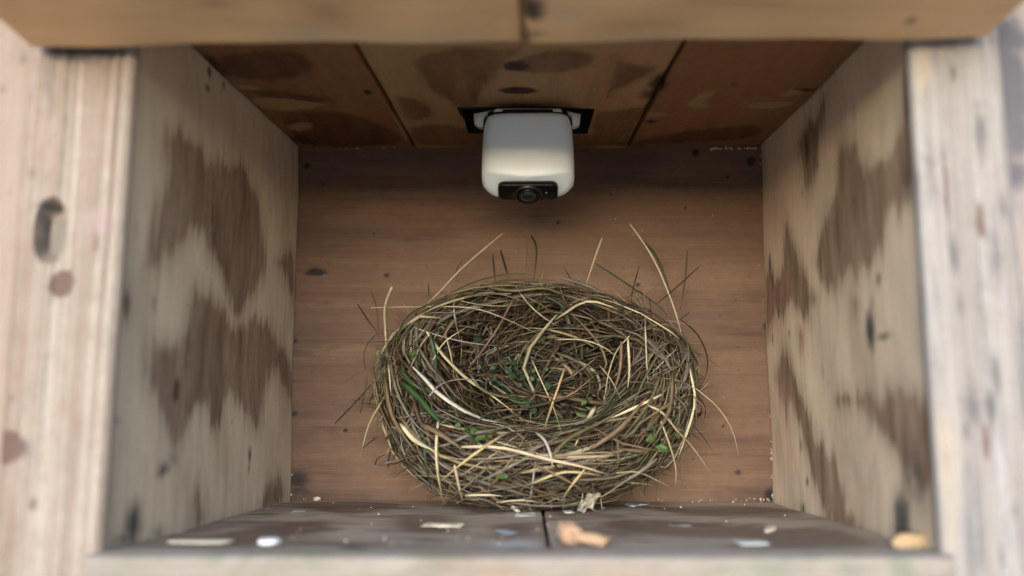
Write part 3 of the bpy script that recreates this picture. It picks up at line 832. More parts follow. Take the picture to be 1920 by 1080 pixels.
# ------------------------------------------------------------------ nest
BETA = radians(33)
nN = Vector((0, -cos(BETA), sin(BETA)))        # nest opening looks this way
nE = Vector((0, sin(BETA), cos(BETA)))         # "up" in the plane of the rim
NC = at(1004, 725, 0.553)
RX, RY = 0.102, 0.071 / cos(BETA) * 0.885
nest = empty('bird_nest', (NC.x, 0.56, -0.072))
tag(nest, 'round woven nest of dry grass with green clover in its cup, against back wall', 'nest')
# profile: s 0..1 -> (radial fraction, height along nN, shift of centre upward)
PS = [0.0, 0.16, 0.32, 0.46, 0.58, 0.70, 0.82, 0.92, 1.0]
PR = [0.80, 0.95, 1.00, 0.93, 0.80, 0.65, 0.51, 0.28, 0.0]
PH = [-0.040, -0.022, -0.004, 0.013, 0.020, 0.009, -0.016, -0.030, -0.033]
PU = [0.0, 0.0, 0.0, 0.002, 0.005, 0.009, 0.012, 0.014, 0.014]


def nsurf(th, s, off=0.0):
    r, h, u = np.interp(s, PS, PR), np.interp(s, PS, PH), np.interp(s, PS, PU)
    wob = 1 + 0.02 * sin(3 * th + 1) + 0.015 * sin(5 * th)
    # offset along the profile normal
    r2, h2 = np.interp(s + 0.03, PS, PR), np.interp(s + 0.03, PS, PH)
    r1, h1 = np.interp(s - 0.03, PS, PR), np.interp(s - 0.03, PS, PH)
    tr, thh = (r2 - r1) * 0.085, h2 - h1
    l = sqrt(tr * tr + thh * thh) + 1e-9
    nr, nh = thh / l, -tr / l
    pw = 2.2
    rr = r * wob / (abs(cos(th)) ** pw + abs(sin(th)) ** pw) ** (1 / pw)
    x = (RX * rr + nr * off) * cos(th)
    y = (RY * rr + nr * off) * sin(th) + u
    p = NC + X * x + nE * y + nN * (h + nh * off)
    return p


def floor_z(p):
    t = (YB - p.y) / (YB - YF)
    return lerp(BL_B.z, FL_B.z, t)


def keep_in(p, k=0.0015):
    if p.y > YB - k: p.y = YB - k
    fz = floor_z(p)
    if p.z < fz + k * 0.6 and p.y > YF: p.z = fz + k * 0.6
    return p


# filler sheet under the blades, near-black to paint the shade in the gaps
NT, NS = 72, 26
cv, cf = [], []
for i in range(NT):
    for j in range(NS):
        cv.append(keep_in(nsurf(2 * pi * i / NT, j / (NS - 1), -0.006), 0.002))
for i in range(NT):
    for j in range(NS - 1):
        a = i * NS + j; b = ((i + 1) % NT) * NS + j
        cf.append((a, b, b + 1, a + 1))
me = bpy.data.meshes.new('gap_shade_sheet'); me.from_pydata([tuple(v) for v in cv], [], cf); smooth(me)
core = setp(link('gap_shade_sheet', me, M['core']), nest)
sv = [keep_in(nsurf(2 * pi * i / NT, j / (NS - 1), 0.002)) for i in range(NT) for j in range(NS)]
BVH = BVHTree.FromPolygons([tuple(v) for v in sv], cf)

TINTS = {
    'straw': (0.3948, 0.336, 0.2184), 'gold': (0.3528, 0.2688, 0.1428), 'tan': (0.2016, 0.1428, 0.0882), 'khaki': (0.1344, 0.1134, 0.0672), 'brown': (0.0714, 0.0437, 0.0252),
    'dark': (0.021, 0.0143, 0.0092), 'grey': (0.19, 0.172, 0.138), 'white': (0.5208, 0.504, 0.4452), 'olive': (0.063, 0.0714, 0.0294), 'darkolive': (0.0252, 0.0269, 0.0134),
    'moss': (0.022, 0.045, 0.014), 'bright': (0.66, 0.57, 0.38), 'brightgold': (0.60, 0.47, 0.26), 'green': (0.036, 0.075, 0.022), 'teal': (0.052, 0.082, 0.045), 'rust': (0.1176, 0.0588, 0.0252)}


def blade_geo(pts, wd, nh, taper=(0.35, 0.12), round_=False, fold=0.25):
    """closed four-sided blade along pts; nh = direction the flat side faces"""
    n = len(pts)
    V, Fc, A = [], [], []
    L = 0.0
    for i, p in enumerate(pts):
        t = i / (n - 1)
        if i: L += (pts[i] - pts[i - 1]).length
        tg = (pts[min(n - 1, i + 1)] - pts[max(0, i - 1)])
        if tg.length < 1e-9: tg = Vector((1, 0, 0))
        tg.normalize()
        side = tg.cross(nh)
        if side.length < 1e-4: side = tg.cross(Vector((0.3, 0.2, 0.9)))
        side.normalize()
        up = side.cross(tg).normalized()
        k = min(1.0, taper[0] + t * 5) * min(1.0, taper[1] + (1 - t) * 2.2)
        hw = wd * 0.5 * k
        hh = hw * (0.85 if round_ else 0.16)
        V += [p - side * hw + up * (hw * fold if not round_ else 0), p + up * (hh - 0.0), p + side * hw + up * (hw * fold if not round_ else 0), p - up * hh]
        A += [(L, 0.0), (L, 0.5), (L, 1.0), (L, 0.5)]
        if i:
            b, a = 4 * i, 4 * (i - 1)
            for k4 in range(4):
                Fc.append((a + k4, a + (k4 + 1) % 4, b + (k4 + 1) % 4, b + k4))
    Fc.append((3, 2, 1, 0))
    Fc.append((4 * n - 4, 4 * n - 3, 4 * n - 2, 4 * n - 1))
    return V, Fc, A


def finish(name, V, Fc, A, T, SD, mat, parent, kind=None):
    me = bpy.data.meshes.new(name)
    me.from_pydata([tuple(v) for v in V], [], Fc)
    a = np.zeros((len(V), 3), np.float32)
    a[:, :2] = np.array(A); a[:, 2] = np.array(SD)
    me.attributes.new('blade', 'FLOAT_VECTOR', 'POINT').data.foreach_set('vector', a.ravel())
    c = np.ones((len(V), 4), np.float32); c[:, :3] = np.array(T)
    me.attributes.new('tint', 'FLOAT_COLOR', 'POINT').data.foreach_set('color', c.ravel())
    smooth(me)
    o = setp(link(name, me, mat), parent)
    if kind: o['kind'] = kind
    return o


def jit(c, k=0.18):
    f = 1 + random.uniform(-k, k)
    return tuple(max(0.004, x * f * (1 + random.uniform(-0.06, 0.06))) for x in c)


def catmull(P, n):
    P = [P[0] * 2 - P[1]] + list(P) + [P[-1] * 2 - P[-2]]
    segs = len(P) - 3
    out_ = []
    for k in range(n):
        t = k / (n - 1) * segs
        i = min(int(t), segs - 1); u = t - i
        a, b, c, d = P[i:i + 4]
        out_.append(0.5 * ((2 * b) + (c - a) * u + (2 * a - 5 * b + 4 * c - d) * u * u + (3 * b - a - 3 * c + d) * u ** 3))
    return out_


def snormal(p0, th, s):
    a = nsurf(th, s, 0.01) - nsurf(th, s, 0.0)
    return a.normalized() if a.length > 1e-6 else nN


def surf_blade(th, s, L, ang, off, wig=1.0, n=7, lift=0.0):
    """blade that follows the nest's surface; ang = angle off the tangential direction"""
    pts = []
    curv = random.uniform(-0.22, 0.22) * wig
    st = L / (n - 1)
    t0, s0 = th, s
    for k in range(n):
        f = k / (n - 1) - 0.5
        o = off + lift * (4 * f * f) + random.uniform(-0.0006, 0.0006) * wig
        pts.append(keep_in(nsurf(t0, min(0.995, max(0.02, s0)), o), 0.0008 + random.random() * 0.0015))
        r = max(0.15, np.interp(s0, PS, PR)) * 0.085
        a = ang + curv * f
        t0 += cos(a) * st / r
        s0 += sin(a) * st / 0.125
    return pts


# joined mass of blades nobody could count
def mass(name, count, tmap, offr, smin, smax, Lr, wr, angs, n=6, pround=0.2, seed=0):
    V, Fc, A, T, SD = [], [], [], [], []
    names, wts = list(tmap), list(tmap.values())
    for i in range(count):
        th = random.uniform(0, 2 * pi)
        s = random.uniform(smin, smax)
        L = random.uniform(*Lr)
        if s > 0.8: L *= 0.55
        dr = 1 if random.random() < 0.62 else -1
        ang = random.gauss(0, angs) + (0 if dr == 1 else pi)
        off = random.uniform(*offr)
        pts = surf_blade(th, s, L, ang, off, n=n, lift=random.uniform(-0.001, 0.003))
        c = random.choices(names, wts)[0]
        if s > 0.66 and random.random() < 0.55: c = random.choice(['dark', 'brown', 'dark', 'khaki', 'moss', 'moss'] if s > 0.8 else ['dark', 'brown', 'brown', 'khaki'])  # darker tints paint the cup's shade; the moss tint is real green
        rd = random.random() < pround
        wd = random.uniform(*wr) * (0.35 if rd else 1)
        v, f, a = blade_geo(pts, wd, (snormal(None, th, min(s, .95)) + Vector((random.gauss(0, .3), random.gauss(0, .25), random.gauss(0, .3)))).normalized(), round_=rd)
        b = len(V)
        V += v; Fc += [tuple(x + b for x in q_) for q_ in f]; A += a
        t = jit(TINTS[c], 0.3); T += [t] * len(v); SD += [random.random() * 50] * len(v)
    return finish(name, V, Fc, A, T, SD, M['straw'], nest, 'stuff')


mass('packed_grass', 2100, {'dark': 9, 'brown': 5, 'khaki': 1, 'darkolive': 3}, (-0.007, -0.0025), 0.0, 1.0, (0.03, 0.09), (0.0015, 0.0036), 0.3)  # deep layer kept mostly dark, painting the shade between blades
mass('woven_grass', 1150, {'dark': 3, 'brown': 6, 'khaki': 5, 'tan': 4, 'grey': 3, 'olive': 2, 'straw': 1, 'rust': 1}, (-0.002, 0.003), 0.0, 0.93, (0.03, 0.085), (0.0011, 0.0032), 0.45)
mass('fine_fibres', 800, {'white': 1, 'straw': 2, 'tan': 4, 'khaki': 5, 'grey': 3, 'teal': 1, 'dark': 3}, (0.000, 0.0045), 0.05, 0.9, (0.012, 0.06), (0.0009, 0.0013), 0.9, pround=0.9)


def single(name, pts, wd, tint, rd=False, label=None, nh=None, taper=(0.35, 0.12)):
    nh = nh or (nN + Vector((random.gauss(0, .3), random.gauss(0, .2), random.gauss(0, .3)))).normalized()
    v, f, a = blade_geo(pts, wd, nh, round_=rd, taper=taper)
    o = finish(name, v, f, a, [jit(TINTS[tint], 0.12)] * len(v), [random.random() * 50] * len(v), M['straw'], nest)
    if label: o['label'] = label
    return o


# distinct blades the photograph shows
HERO = [
 ([(943,437),(869,500),(827,544),(800,570)],3,'straw'), ([(924,474),(927,511),(929,532)],3,'dark'), ([(938,469),(947,500),(954,522)],4,'dark'),
 ([(995,441),(1005,459),(1006,485),(1001,530)],3.5,'dark'), ([(735,538),(726,560),(721,586),(724,640),(730,700),(733,740)],4.5,'straw'),
 ([(696,577),(788,575),(853,575),(892,579),(931,591),(983,614),(1019,630)],2.6,'straw'), ([(670,570),(687,596),(708,625)],3,'dark'),
 ([(695,547),(704,568),(709,601),(709,645)],2.6,'olive'), ([(866,488),(856,506),(855,526)],2,'darkolive'), ([(803,531),(804,556)],2,'dark'),
 ([(707,625),(687,648),(682,674),(687,697)],2,'darkolive'), ([(800,622),(830,665),(875,710),(920,740),(962,772)],6,'straw'),
 ([(853,599),(843,612),(825,640)],6,'tan'), ([(985,790),(920,830),(865,870),(820,907)],4,'gold'),
 ([(865,838),(940,840),(1020,860),(1090,875),(1140,890)],5,'straw'), ([(822,790),(818,840),(822,895),(831,938)],5,'straw'),
 ([(852,872),(860,910),(868,942)],4,'straw'), ([(997,675),(1020,725),(1040,770),(1052,810)],2.8,'straw'), ([(1059,690),(1042,740),(1025,790),(1018,815)],4,'gold'),
 ([(805,742),(825,722),(855,712),(890,712),(912,718)],2.6,'white'), ([(1040,637),(1090,637),(1130,650),(1160,672)],2.8,'straw'),
 ([(1180,630),(1155,660),(1140,705),(1132,755)],2.6,'straw'), ([(1177,635),(1180,690),(1177,728)],4.5,'straw'), ([(1210,613),(1212,670),(1215,718)],3,'straw'),
 ([(715,755),(692,795),(675,856)],2.2,'straw'), ([(702,877),(708,860),(728,850)],3,'brown'), ([(700,875),(730,867),(790,852)],3.5,'grey'),
 ([(795,818),(797,860),(802,890),(810,922)],4,'teal'), ([(640,722),(670,700),(712,680)],1.8,'khaki'), ([(627,795),(675,745),(707,708)],3,'darkolive'),
 ([(676,775),(684,735),(690,700)],2,'darkolive'), ([(1181,420),(1207,455),(1233,500),(1254,550),(1270,596),(1281,640),(1293,692)],4,'straw'),
 ([(1293,690),(1303,753),(1285,820),(1266,872)],4,'straw'), ([(1210,455),(1231,480),(1249,524),(1260,560)],4,'olive'), ([(1129,446),(1114,487),(1096,542)],3,'straw'),
 ([(1118,495),(1187,541),(1233,573),(1272,615)],3.4,'olive'), ([(1311,500),(1259,547),(1218,581)],2.6,'darkolive'), ([(1289,469),(1285,524),(1275,585)],2.4,'olive'),
 ([(1199,498),(1184,557),(1189,600)],2.6,'brown'), ([(1056,500),(1075,529),(1099,558)],2.6,'dark'), ([(1272,596),(1306,625),(1324,661),(1326,695),(1311,733)],2.6,'dark'),
 ([(1283,654),(1316,666),(1352,690)],2,'khaki'), ([(1293,534),(1280,565),(1272,594)],2,'khaki'), ([(1294,585),(1274,600)],2,'dark'),
 ([(1304,728),(1345,763),(1373,807),(1387,862)],2.2,'straw'), ([(1215,760),(1241,773),(1272,810),(1298,838),(1337,893)],4,'gold'),
 ([(1239,790),(1254,830),(1267,877),(1266,916)],3,'straw'), ([(1301,799),(1319,820),(1340,851)],2,'olive'), ([(1156,887),(1194,885),(1226,898),(1262,916)],2.6,'straw'),
 ([(1241,740),(1187,766),(1145,784)],4.5,'straw'), ([(1271,748),(1241,766),(1190,800)],5,'tan'), ([(1117,762),(1100,791),(1078,836)],8,'straw'),
 ([(1003,810),(1021,825),(1033,855),(1036,880)],3.6,'white'), ([(1000,870),(1052,895),(1101,925)],4.5,'tan'), ([(1096,880),(1070,913),(1045,950)],4,'gold'),
 ([(1124,685),(1145,711),(1165,749)],2.6,'straw'), ([(753,716),(784,745),(810,776),(828,793)],10,'green'), ([(790,794),(828,815),(872,846)],10,'tan'),
 ([(751,794),(777,825),(815,846)],8,'straw'), ([(806,625),(815,665),(818,705)],8,'teal'), ([(872,929),(906,928),(944,930)],3.4,'straw'),
 ([(919,872),(888,900),(841,939)],3.6,'tan'), ([(1030,860),(1070,820),(1130,790),(1200,745)],5,'khaki'), ([(1110,840),(1165,800),(1220,735)],7,'tan'),
 ([(1165,640),(1163,690),(1150,740)],6,'tan'), ([(1232,860),(1200,885),(1150,915)],6,'grey'), ([(830,560),(890,530),(960,515),(1030,518)],5,'khaki'),
 ([(1050,520),(1110,540),(1170,575)],7,'grey'), ([(1040,600),(1100,565),(1160,580)],5,'straw'), ([(900,535),(960,545),(1020,540),(1060,555)],6,'khaki'),
 ([(740,640),(770,590),(830,560)],5,'olive'), ([(870,560),(920,548),(1000,570)],4,'tan'), ([(700,690),(712,760),(745,830)],5,'khaki'),
 ([(720,700),(735,780),(780,850)],6,'tan'), ([(960,770),(1030,755),(1100,735)],5,'brown'), ([(880,700),(910,735),(980,750)],5,'khaki'),
 ([(1003,740),(1060,745),(1120,700)],4,'tan'), ([(960,565),(930,620),(880,690)],5,'tan'), ([(812,675),(835,640),(880,610)],3,'straw'),
 ([(1240,700),(1215,760),(1160,830)],6,'khaki'), ([(1262,700),(1255,770),(1220,830)],6,'tan'), ([(1075,900),(1150,895),(1215,870)],5,'khaki'),
 ([(760,860),(740,870),(720,868)],2,'dark'), ([(775,880),(760,862),(742,840)],2,'dark'), ([(680,840),(712,815)],2,'dark'), ([(727,876),(733,835)],3,'dark'),
 ([(1286,668),(1300,700),(1304,738)],2.5,'brown'), ([(1308,742),(1323,765),(1318,795)],2.5,'dark'), ([(990,455),(985,520)],1.5,'khaki'),
 ([(1148,552),(1146,590)],2,'dark'), ([(1218,560),(1222,600)],2,'darkolive'), ([(1175,560),(1196,545),(1215,560)],2,'brown'), ([(960,905),(1060,935),(1090,942)],3,'khaki'),
 ([(930,942),(980,938),(1020,944)],3,'straw'), ([(1110,905),(1116,935)],2,'grey'), ([(1180,900),(1186,932)],2.5,'brown'), ([(1050,540),(1060,570)],3,'tan'),
 ([(690,765),(700,735),(716,700)],2,'darkolive'), ([(1000,905),(1060,885),(1130,892)],4,'gold'), ([(880,800),(930,770),(1000,768)],3,'grey'),
]
DRAW = 0
for pts2, wpx, col in HERO:
    # depth of each point: just in front of the nest, or near it beyond its outline
    ys = []
    for (px, py) in pts2:
        d = (ROT @ Vector(((px - 960) / FPX, (540 - py) / FPX, -1.0))).normalized()
        hit = BVH.ray_cast(Vector((0, 0, 0)), d)
        ys.append(hit[0].y if hit[0] else None)
    known = [y for y in ys if y is not None]
    for i, y in enumerate(ys):
        if y is None:
            j = min((k for k in range(len(ys)) if ys[k] is not None), key=lambda k: abs(k - i), default=None)
            near = ys[j] if j is not None else 0.578
            ys[i] = min(0.586, near + 0.004 * (abs(i - j) if j is not None else 0) + 0.004) if near > 0.54 else near + 0.012
    pts3 = [at(px, py, y - (0.0085 if y < 0.58 else 0.006)) for (px, py), y in zip(pts2, ys)]
    col = {'straw': 'bright', 'gold': 'brightgold'}.get(col, col)
    n = max(6, min(12, int(len(pts3) * 2.4)))
    cv_ = [keep_in(p, 0.002) for p in catmull(pts3, n)]
    thin = wpx < 3.2
    single('grass_blade', cv_, wpx * 0.55 / FPX * (1.0 if thin else 1.15), col, rd=thin, nh=Vector((random.gauss(0, .25), -1, random.gauss(0.2, .2))).normalized(), taper=(0.55, 0.10))

# further top-layer blades, each a part
tm = {'straw': 4, 'tan': 5, 'khaki': 6, 'grey': 4, 'gold': 2, 'olive': 3, 'brown': 4, 'white': 1, 'teal': 1}
k_n, k_w = list(tm), list(tm.values())
for i in range(112):
    th = random.uniform(0, 2 * pi)
    s = random.choice([random.uniform(0.22, 0.62), random.uniform(0.3, 0.85)])
    ang = random.gauss(0, 0.28) if random.random() < 0.72 else random.uniform(-1.4, 1.4)
    L = random.uniform(0.035, 0.085) * (0.6 if s > 0.72 else 1)
    pts = surf_blade(th, s, L, ang, random.uniform(0.0015, 0.005), n=7, lift=random.uniform(0, 0.004), wig=0.5)
    c = random.choices(k_n, k_w)[0]
    wd = random.uniform(0.0009, 0.0032)
    single('grass_blade', pts, wd, c, rd=wd < 0.0012, nh=(snormal(None, th, s) + Vector((random.gauss(0, .25), random.gauss(0, .2), random.gauss(0, .25)))).normalized())

# straight stems lying across the curve of the nest
for i in range(58):
    th = random.uniform(0, 2 * pi)
    s0, s1 = random.uniform(0.2, 0.6), random.uniform(0.25, 0.8)
    dth = random.uniform(0.35, 0.9) * random.choice([-1, 1])
    a, b = nsurf(th, s0, 0.004), nsurf(th + dth, s1, 0.004)
    if random.random() < 0.3: b = b + (b - a) * 0.25
    n = 7
    bow = snormal(None, th + dth / 2, (s0 + s1) / 2)
    side = (b - a).cross(bow).normalized() * random.uniform(-0.004, 0.004)
    pts = [keep_in(lerp(a, b, k / (n - 1)) + (bow * random.uniform(0.0035, 0.0042) + side) * (4 * (k / (n - 1)) * (1 - k / (n - 1))), 0.002) for k in range(n)]
    wd = random.uniform(0.0006, 0.0019)
    single('grass_blade', pts, wd, random.choices(['bright', 'straw', 'tan', 'khaki', 'grey', 'white', 'gold'], [4, 5, 5, 4, 3, 1, 2])[0], rd=wd < 0.0011, nh=bow)

# a fringe of loose fibre ends nobody could count
V, Fc, A, T, SD = [], [], [], [], []
for i in range(420):
    th = random.uniform(0, 2 * pi)
    s = random.uniform(0.1, 0.62)
    p0 = nsurf(th, s, 0.0)
    tang = (nsurf(th + 0.1, s, 0) - p0).normalized() * random.choice([-1, 1])
    out_ = snormal(None, th, s)
    L = random.uniform(0.008, 0.030)
    d = (out_ * random.uniform(0.15, 0.8) + tang * random.uniform(0.3, 1.0) + Vector((random.gauss(0, .3), 0, random.gauss(0, .3)))).normalized()
    bend = Vector((random.gauss(0, 1), random.gauss(0, .4), random.gauss(-.3, 1))) * L * 0.22
    pts = [keep_in(p0 + d * (L * (k / 5 - 0.3)) + bend * (k / 5) ** 2, 0.002) for k in range(6)]
    v, f, a = blade_geo(pts, random.uniform(0.00035, 0.0009), out_, round_=True)
    b = len(V)
    V += v; Fc += [tuple(x + b for x in q_) for q_ in f]; A += a
    T += [jit(TINTS[random.choices(['straw', 'tan', 'khaki', 'white', 'brown', 'dark', 'olive'], [4, 4, 4, 1, 3, 2, 1])[0]], 0.3)] * len(v); SD += [random.random() * 50] * len(v)
finish('loose_fibres', V, Fc, A, T, SD, M['straw'], nest, 'stuff')

# short stray ends round the outline
for i in range(20):
    th = random.uniform(0, 2 * pi)
    p0 = nsurf(th, 0.3, 0.0)
    radial = (X * cos(th) + nE * sin(th))
    tang = (X * -sin(th) + nE * cos(th)) * random.choice([-1, 1])
    L = random.uniform(0.008, 0.022)
    d = (radial * random.uniform(0.3, 1.0) + tang * random.uniform(0.4, 1.0)).normalized()
    pts = [keep_in(p0 + d * (L * (k / 5 - 0.4)) + radial * (L * 0.25 * (k / 5) ** 2) + Yv * 0.002 * k / 5, 0.002) for k in range(6)]
    single('grass_blade', pts, random.uniform(0.0006, 0.0012), random.choice(['dark', 'khaki', 'straw', 'olive']), rd=True)

# clover and small green leaves in the cup and rim
def leaf(name, px, py, r, mat, ry=None, rot=0.0, off=0.003, lobes=0):
    d = (ROT @ Vector(((px - 960) / FPX, (540 - py) / FPX, -1.0))).normalized()
    hit = BVH.ray_cast(Vector((0, 0, 0)), d)
    p = hit[0] if hit[0] else at(px, py, 0.56)
    p = p - d * off
    nh = (-d + Vector((random.gauss(0, .35), 0, random.gauss(0.25, .35)))).normalized()
    u = nh.cross(Z).normalized(); v = nh.cross(u)
    u, v = u * cos(rot) + v * sin(rot), v * cos(rot) - u * sin(rot)
    ry = ry or r
    n = 16
    bm = bmesh.new()
    def ringv(k, dz): 
        R = []
        for a in range(n):
            t = 2 * pi * a / n
            f = 1 + (0.22 * cos(lobes * t) if lobes else 0) - 0.16 * math.exp(-((t - pi) ** 2) * 6)
            R.append(bm.verts.new(p + u * (cos(t) * r * k * f) + v * (sin(t) * ry * k * f) + nh * (dz + 0.18 * r * (k * abs(sin(t))) ** 2)))
        return R
    r1, r2 = ringv(0.55, 0.0002), ringv(1.0, 0.0001)
    r3 = ringv(0.97, -0.0002)
    c0 = bm.verts.new(p - nh * 0.0002)
    cb = bm.verts.new(p - nh * 0.0006)
    for a in range(n):
        b = (a + 1) % n
        bm.faces.new((c0, r1[a], r1[b])); bm.faces.new((r1[a], r2[a], r2[b], r1[b])); bm.faces.new((r2[a], r3[a], r3[b], r2[b])); bm.faces.new((r3[a], cb, r3[b]))
    me = bpy.data.meshes.new(name); bm.to_mesh(me); bm.free(); smooth(me)
    return setp(link(name, me, mat), nest)


for px, py, r in [(952, 695, 10), (968, 690, 8), (961, 705, 11), (980, 708, 8), (997, 710, 7), (1012, 697, 6), (1024, 692, 6), (1026, 724, 10), (928, 710, 6), (898, 688, 7), (897, 635, 8), (924, 690, 7),
                  (985, 760, 13), (1000, 695, 6), (940, 720, 6), (915, 700, 5), (975, 722, 6), (1010, 712, 5), (1106, 748, 6), (1000, 770, 9)]:
    leaf('clover_leaf', px, py, r * 0.48 / FPX, M['leaf'], ry=r * 0.9 * 0.53 / FPX, rot=random.uniform(0, 6), off=0.0048, lobes=random.choice([0, 2, 3]))
for px, py, rx, ry, rot in [(1220, 822, 9, 7, .4), (1242, 841, 13, 8, -.3), (1270, 815, 6, 6, 0), (888, 808, 11, 5, .9), (900, 822, 14, 6, .3), (918, 818, 6, 4, 0), (858, 798, 7, 5, .2), (1090, 778, 14, 4, -.3),
                            (1110, 768, 12, 4, -.4), (940, 893, 16, 4, 0), (774, 662, 9, 5, .7), (1222, 612, 4, 5, 0), (708, 662, 4, 10, 0), (1095, 755, 8, 5, .5), (1272, 680, 3, 7, .1)]:
    leaf('green_leaf', px, py, rx * 0.52 / FPX, M['leaf2'], ry=ry * 0.52 / FPX, rot=rot, off=0.0075, lobes=random.choice([0, 3, 5]))
for pp, wpx, c in [([(950, 745), (975, 755), (1010, 752)], 6, 'green'), ([(1085, 788), (1060, 790), (1010, 792)], 6, 'green'), ([(1092, 675), (1090, 655)], 6, 'green'), ([(935, 715), (955, 730), (962, 740)], 6, 'teal'),
                   ([(1180, 730), (1130, 775), (1095, 815)], 5, 'teal'), ([(748, 690), (775, 720), (800, 735)], 7, 'green'), ([(1020, 555), (1050, 570), (1065, 600)], 5, 'teal'), ([(870, 795), (895, 840)], 6, 'green')]:
    p3 = []
    for (px, py) in pp:
        d = (ROT @ Vector(((px - 960) / FPX, (540 - py) / FPX, -1.0))).normalized()
        hit = BVH.ray_cast(Vector((0, 0, 0)), d)
        p3.append((hit[0] if hit[0] else at(px, py, 0.56)) - d * 0.008)
    single('green_blade', catmull(p3, 7), wpx * 0.52 / FPX, c, nh=Vector((0.1, -1, 0.2)).normalized())

# ------------------------------------------------------------------ loose bits on the floor
def chip(name, px, py, dims, rot, mat, label, cat, seedv, group=None, rough_=0.25, tilt=(0, 0), lift=0.0):
    p = on_floor(px, py)
    rr = random.Random(seedv)
    bm = bmesh.new()
    bmesh.ops.create_icosphere(bm, subdivisions=3, radius=1.0)
    ph = [rr.uniform(0, 6) for _ in range(6)]
    for v in bm.verts:
        x, y, z = v.co
        def sq(t): return math.copysign(abs(t) ** 0.6, t)
        k = 1 + rough_ * (sin(x * 4 + ph[0]) * 0.4 + sin(y * 5 + ph[1]) * 0.4 + sin(z * 3 + x * 7 + ph[2]) * 0.35)
        v.co = Vector((sq(x) * dims[0] / 2 * k, sq(y) * dims[1] / 2 * k, sq(z) * dims[2] / 2 * (1 + 0.3 * rough_ * sin(x * 6 + ph[3]))))
    me = bpy.data.meshes.new(name); bm.to_mesh(me); bm.free(); smooth(me)
    o = link(name, me, mat)
    o.rotation_euler = (tilt[0], tilt[1], rot)
    zmin = min((o.rotation_euler.to_matrix() @ v.co).z for v in me.vertices)
    o.location = (p.x, p.y, p.z - zmin + 0.0003 + lift)
    return tag(o, label, cat, group)


chip('wood_chip', 1068, 1024, (0.011, 0.007, 0.0085), 0.3, M['chip'], 'orange-tan lump of cut wood beside the floor joint', 'wood chip', 1, rough_=0.5, tilt=(0.2, 0.35))
chip('wood_splinter', 1108, 1026, (0.014, 0.006, 0.005), -0.15, M['chip'], 'low reddish splinter touching the orange wood lump', 'splinter', 2, rough_=0.45, tilt=(0, 0.18))
chip('wood_chip', 1716, 1034, (0.0195, 0.007, 0.007), 0.05, M['chip2'], 'golden oblong wood chip in the front right corner', 'wood chip', 3, rough_=0.25)
chip('splinter', 1444, 997, (0.018, 0.0045, 0.002), 1.15, M['palechip'], 'pale slanting splinter on the right floor plank', 'splinter', 4, rough_=0.2)
chip('bark_flake', 1410, 1022, (0.014, 0.008, 0.0012), 0.1, M['flake'], 'flat grey flake in front of the slanting splinter', 'flake', 5)
chip('bark_flake', 830, 988, (0.017, 0.010, 0.0012), -0.1, M['palechip'], 'cream ragged flake in the middle of the left plank', 'flake', 6, rough_=0.5)
chip('paint_flake', 505, 1022, (0.010, 0.009, 0.0025), 0.2, M['whiteflake'], 'white round flake near the front of the left plank', 'flake', 7)
chip('splinter', 375, 1019, (0.030, 0.008, 0.0012), -0.02, M['palechip'], 'long pale splinter by the left wall at the front', 'splinter', 8, rough_=0.12)
chip('paint_flake', 1190, 949, (0.012, 0.012, 0.0010), 0.5, M['blueflake'], 'blue-grey speckled flake right of the nest base', 'flake', 9, rough_=0.5)
chip('wood_crumb', 594, 940, (0.0042, 0.003, 0.0025), 0.2, M['crumb'], 'tiny cream crumb in the left back corner', 'crumb', 10, rough_=0.5)
chip('paint_flake', 950, 1000, (0.007, 0.012, 0.0007), 0.5, M['blueflake'], 'small blue-grey fleck left of the floor joint', 'flake', 12, rough_=0.4)
chip('paint_flake', 1066, 962, (0.007, 0.010, 0.0008), 0.1, M['flake'], 'small pale fleck just right of the floor joint', 'flake', 13, rough_=0.4)
chip('paint_flake', 985, 968, (0.013, 0.012, 0.0008), 0.1, M['flake'], 'pale ragged fleck left of the joint below the nest', 'flake', 14, rough_=0.6)
chip('paint_flake', 1280, 990, (0.012, 0.011, 0.0006), 0.1, M['flake'], 'thin pale fleck in the middle of the right plank', 'flake', 15, rough_=0.4)
chip('paint_flake', 560, 962, (0.010, 0.010, 0.0007), 0.1, M['flake'], 'thin pale fleck near the left back corner', 'flake', 16, rough_=0.4)
chip('straw_piece', 962, 960, (0.014, 0.0028, 0.002), -0.95, M['palechip'], 'short cream straw piece lying under the nest front', 'straw', 17, rough_=0.15, tilt=(0, 0.35))

# crumpled dry leaf at the foot of the nest
p = on_floor(1103, 962)
bm = bmesh.new()
NX, NY = 14, 9
gv = [[None] * NY for _ in range(NX)]
rr = random.Random(5)
for layer in (0, 1):
    for i in range(NX):
        for j in range(NY):
            u, v = i / (NX - 1) * 2 - 1, j / (NY - 1) * 2 - 1
            ww = (1 - abs(u) ** 2.2) * (0.75 + 0.25 * sin(u * 9)) + 0.08
            x = u * 0.0085
            yy = v * 0.0048 * ww
            z = 0.0018 * sin(u * 7 + v * 3) + 0.0014 * sin(v * 8 + u * 2) + 0.0022 * abs(v) - layer * 0.0003
            a = 0.65
            gv[i][j] = (bm.verts.new(p + Vector((x * cos(a) - yy * 0.25, -0.004 + z * 0.9 - 0.001 * u, 0.0068 + x * sin(a) + yy * 0.9))), gv[i][j][0] if layer else None) if layer else (bm.verts.new(p + Vector((x * cos(a) - yy * 0.25, -0.004 + z * 0.9 - 0.001 * u, 0.0068 + x * sin(a) + yy * 0.9))),)
for i in range(NX - 1):
    for j in range(NY - 1):
        for k in (0, 1):
            bm.faces.new((gv[i][j][k], gv[i + 1][j][k], gv[i + 1][j + 1][k], gv[i][j + 1][k]))
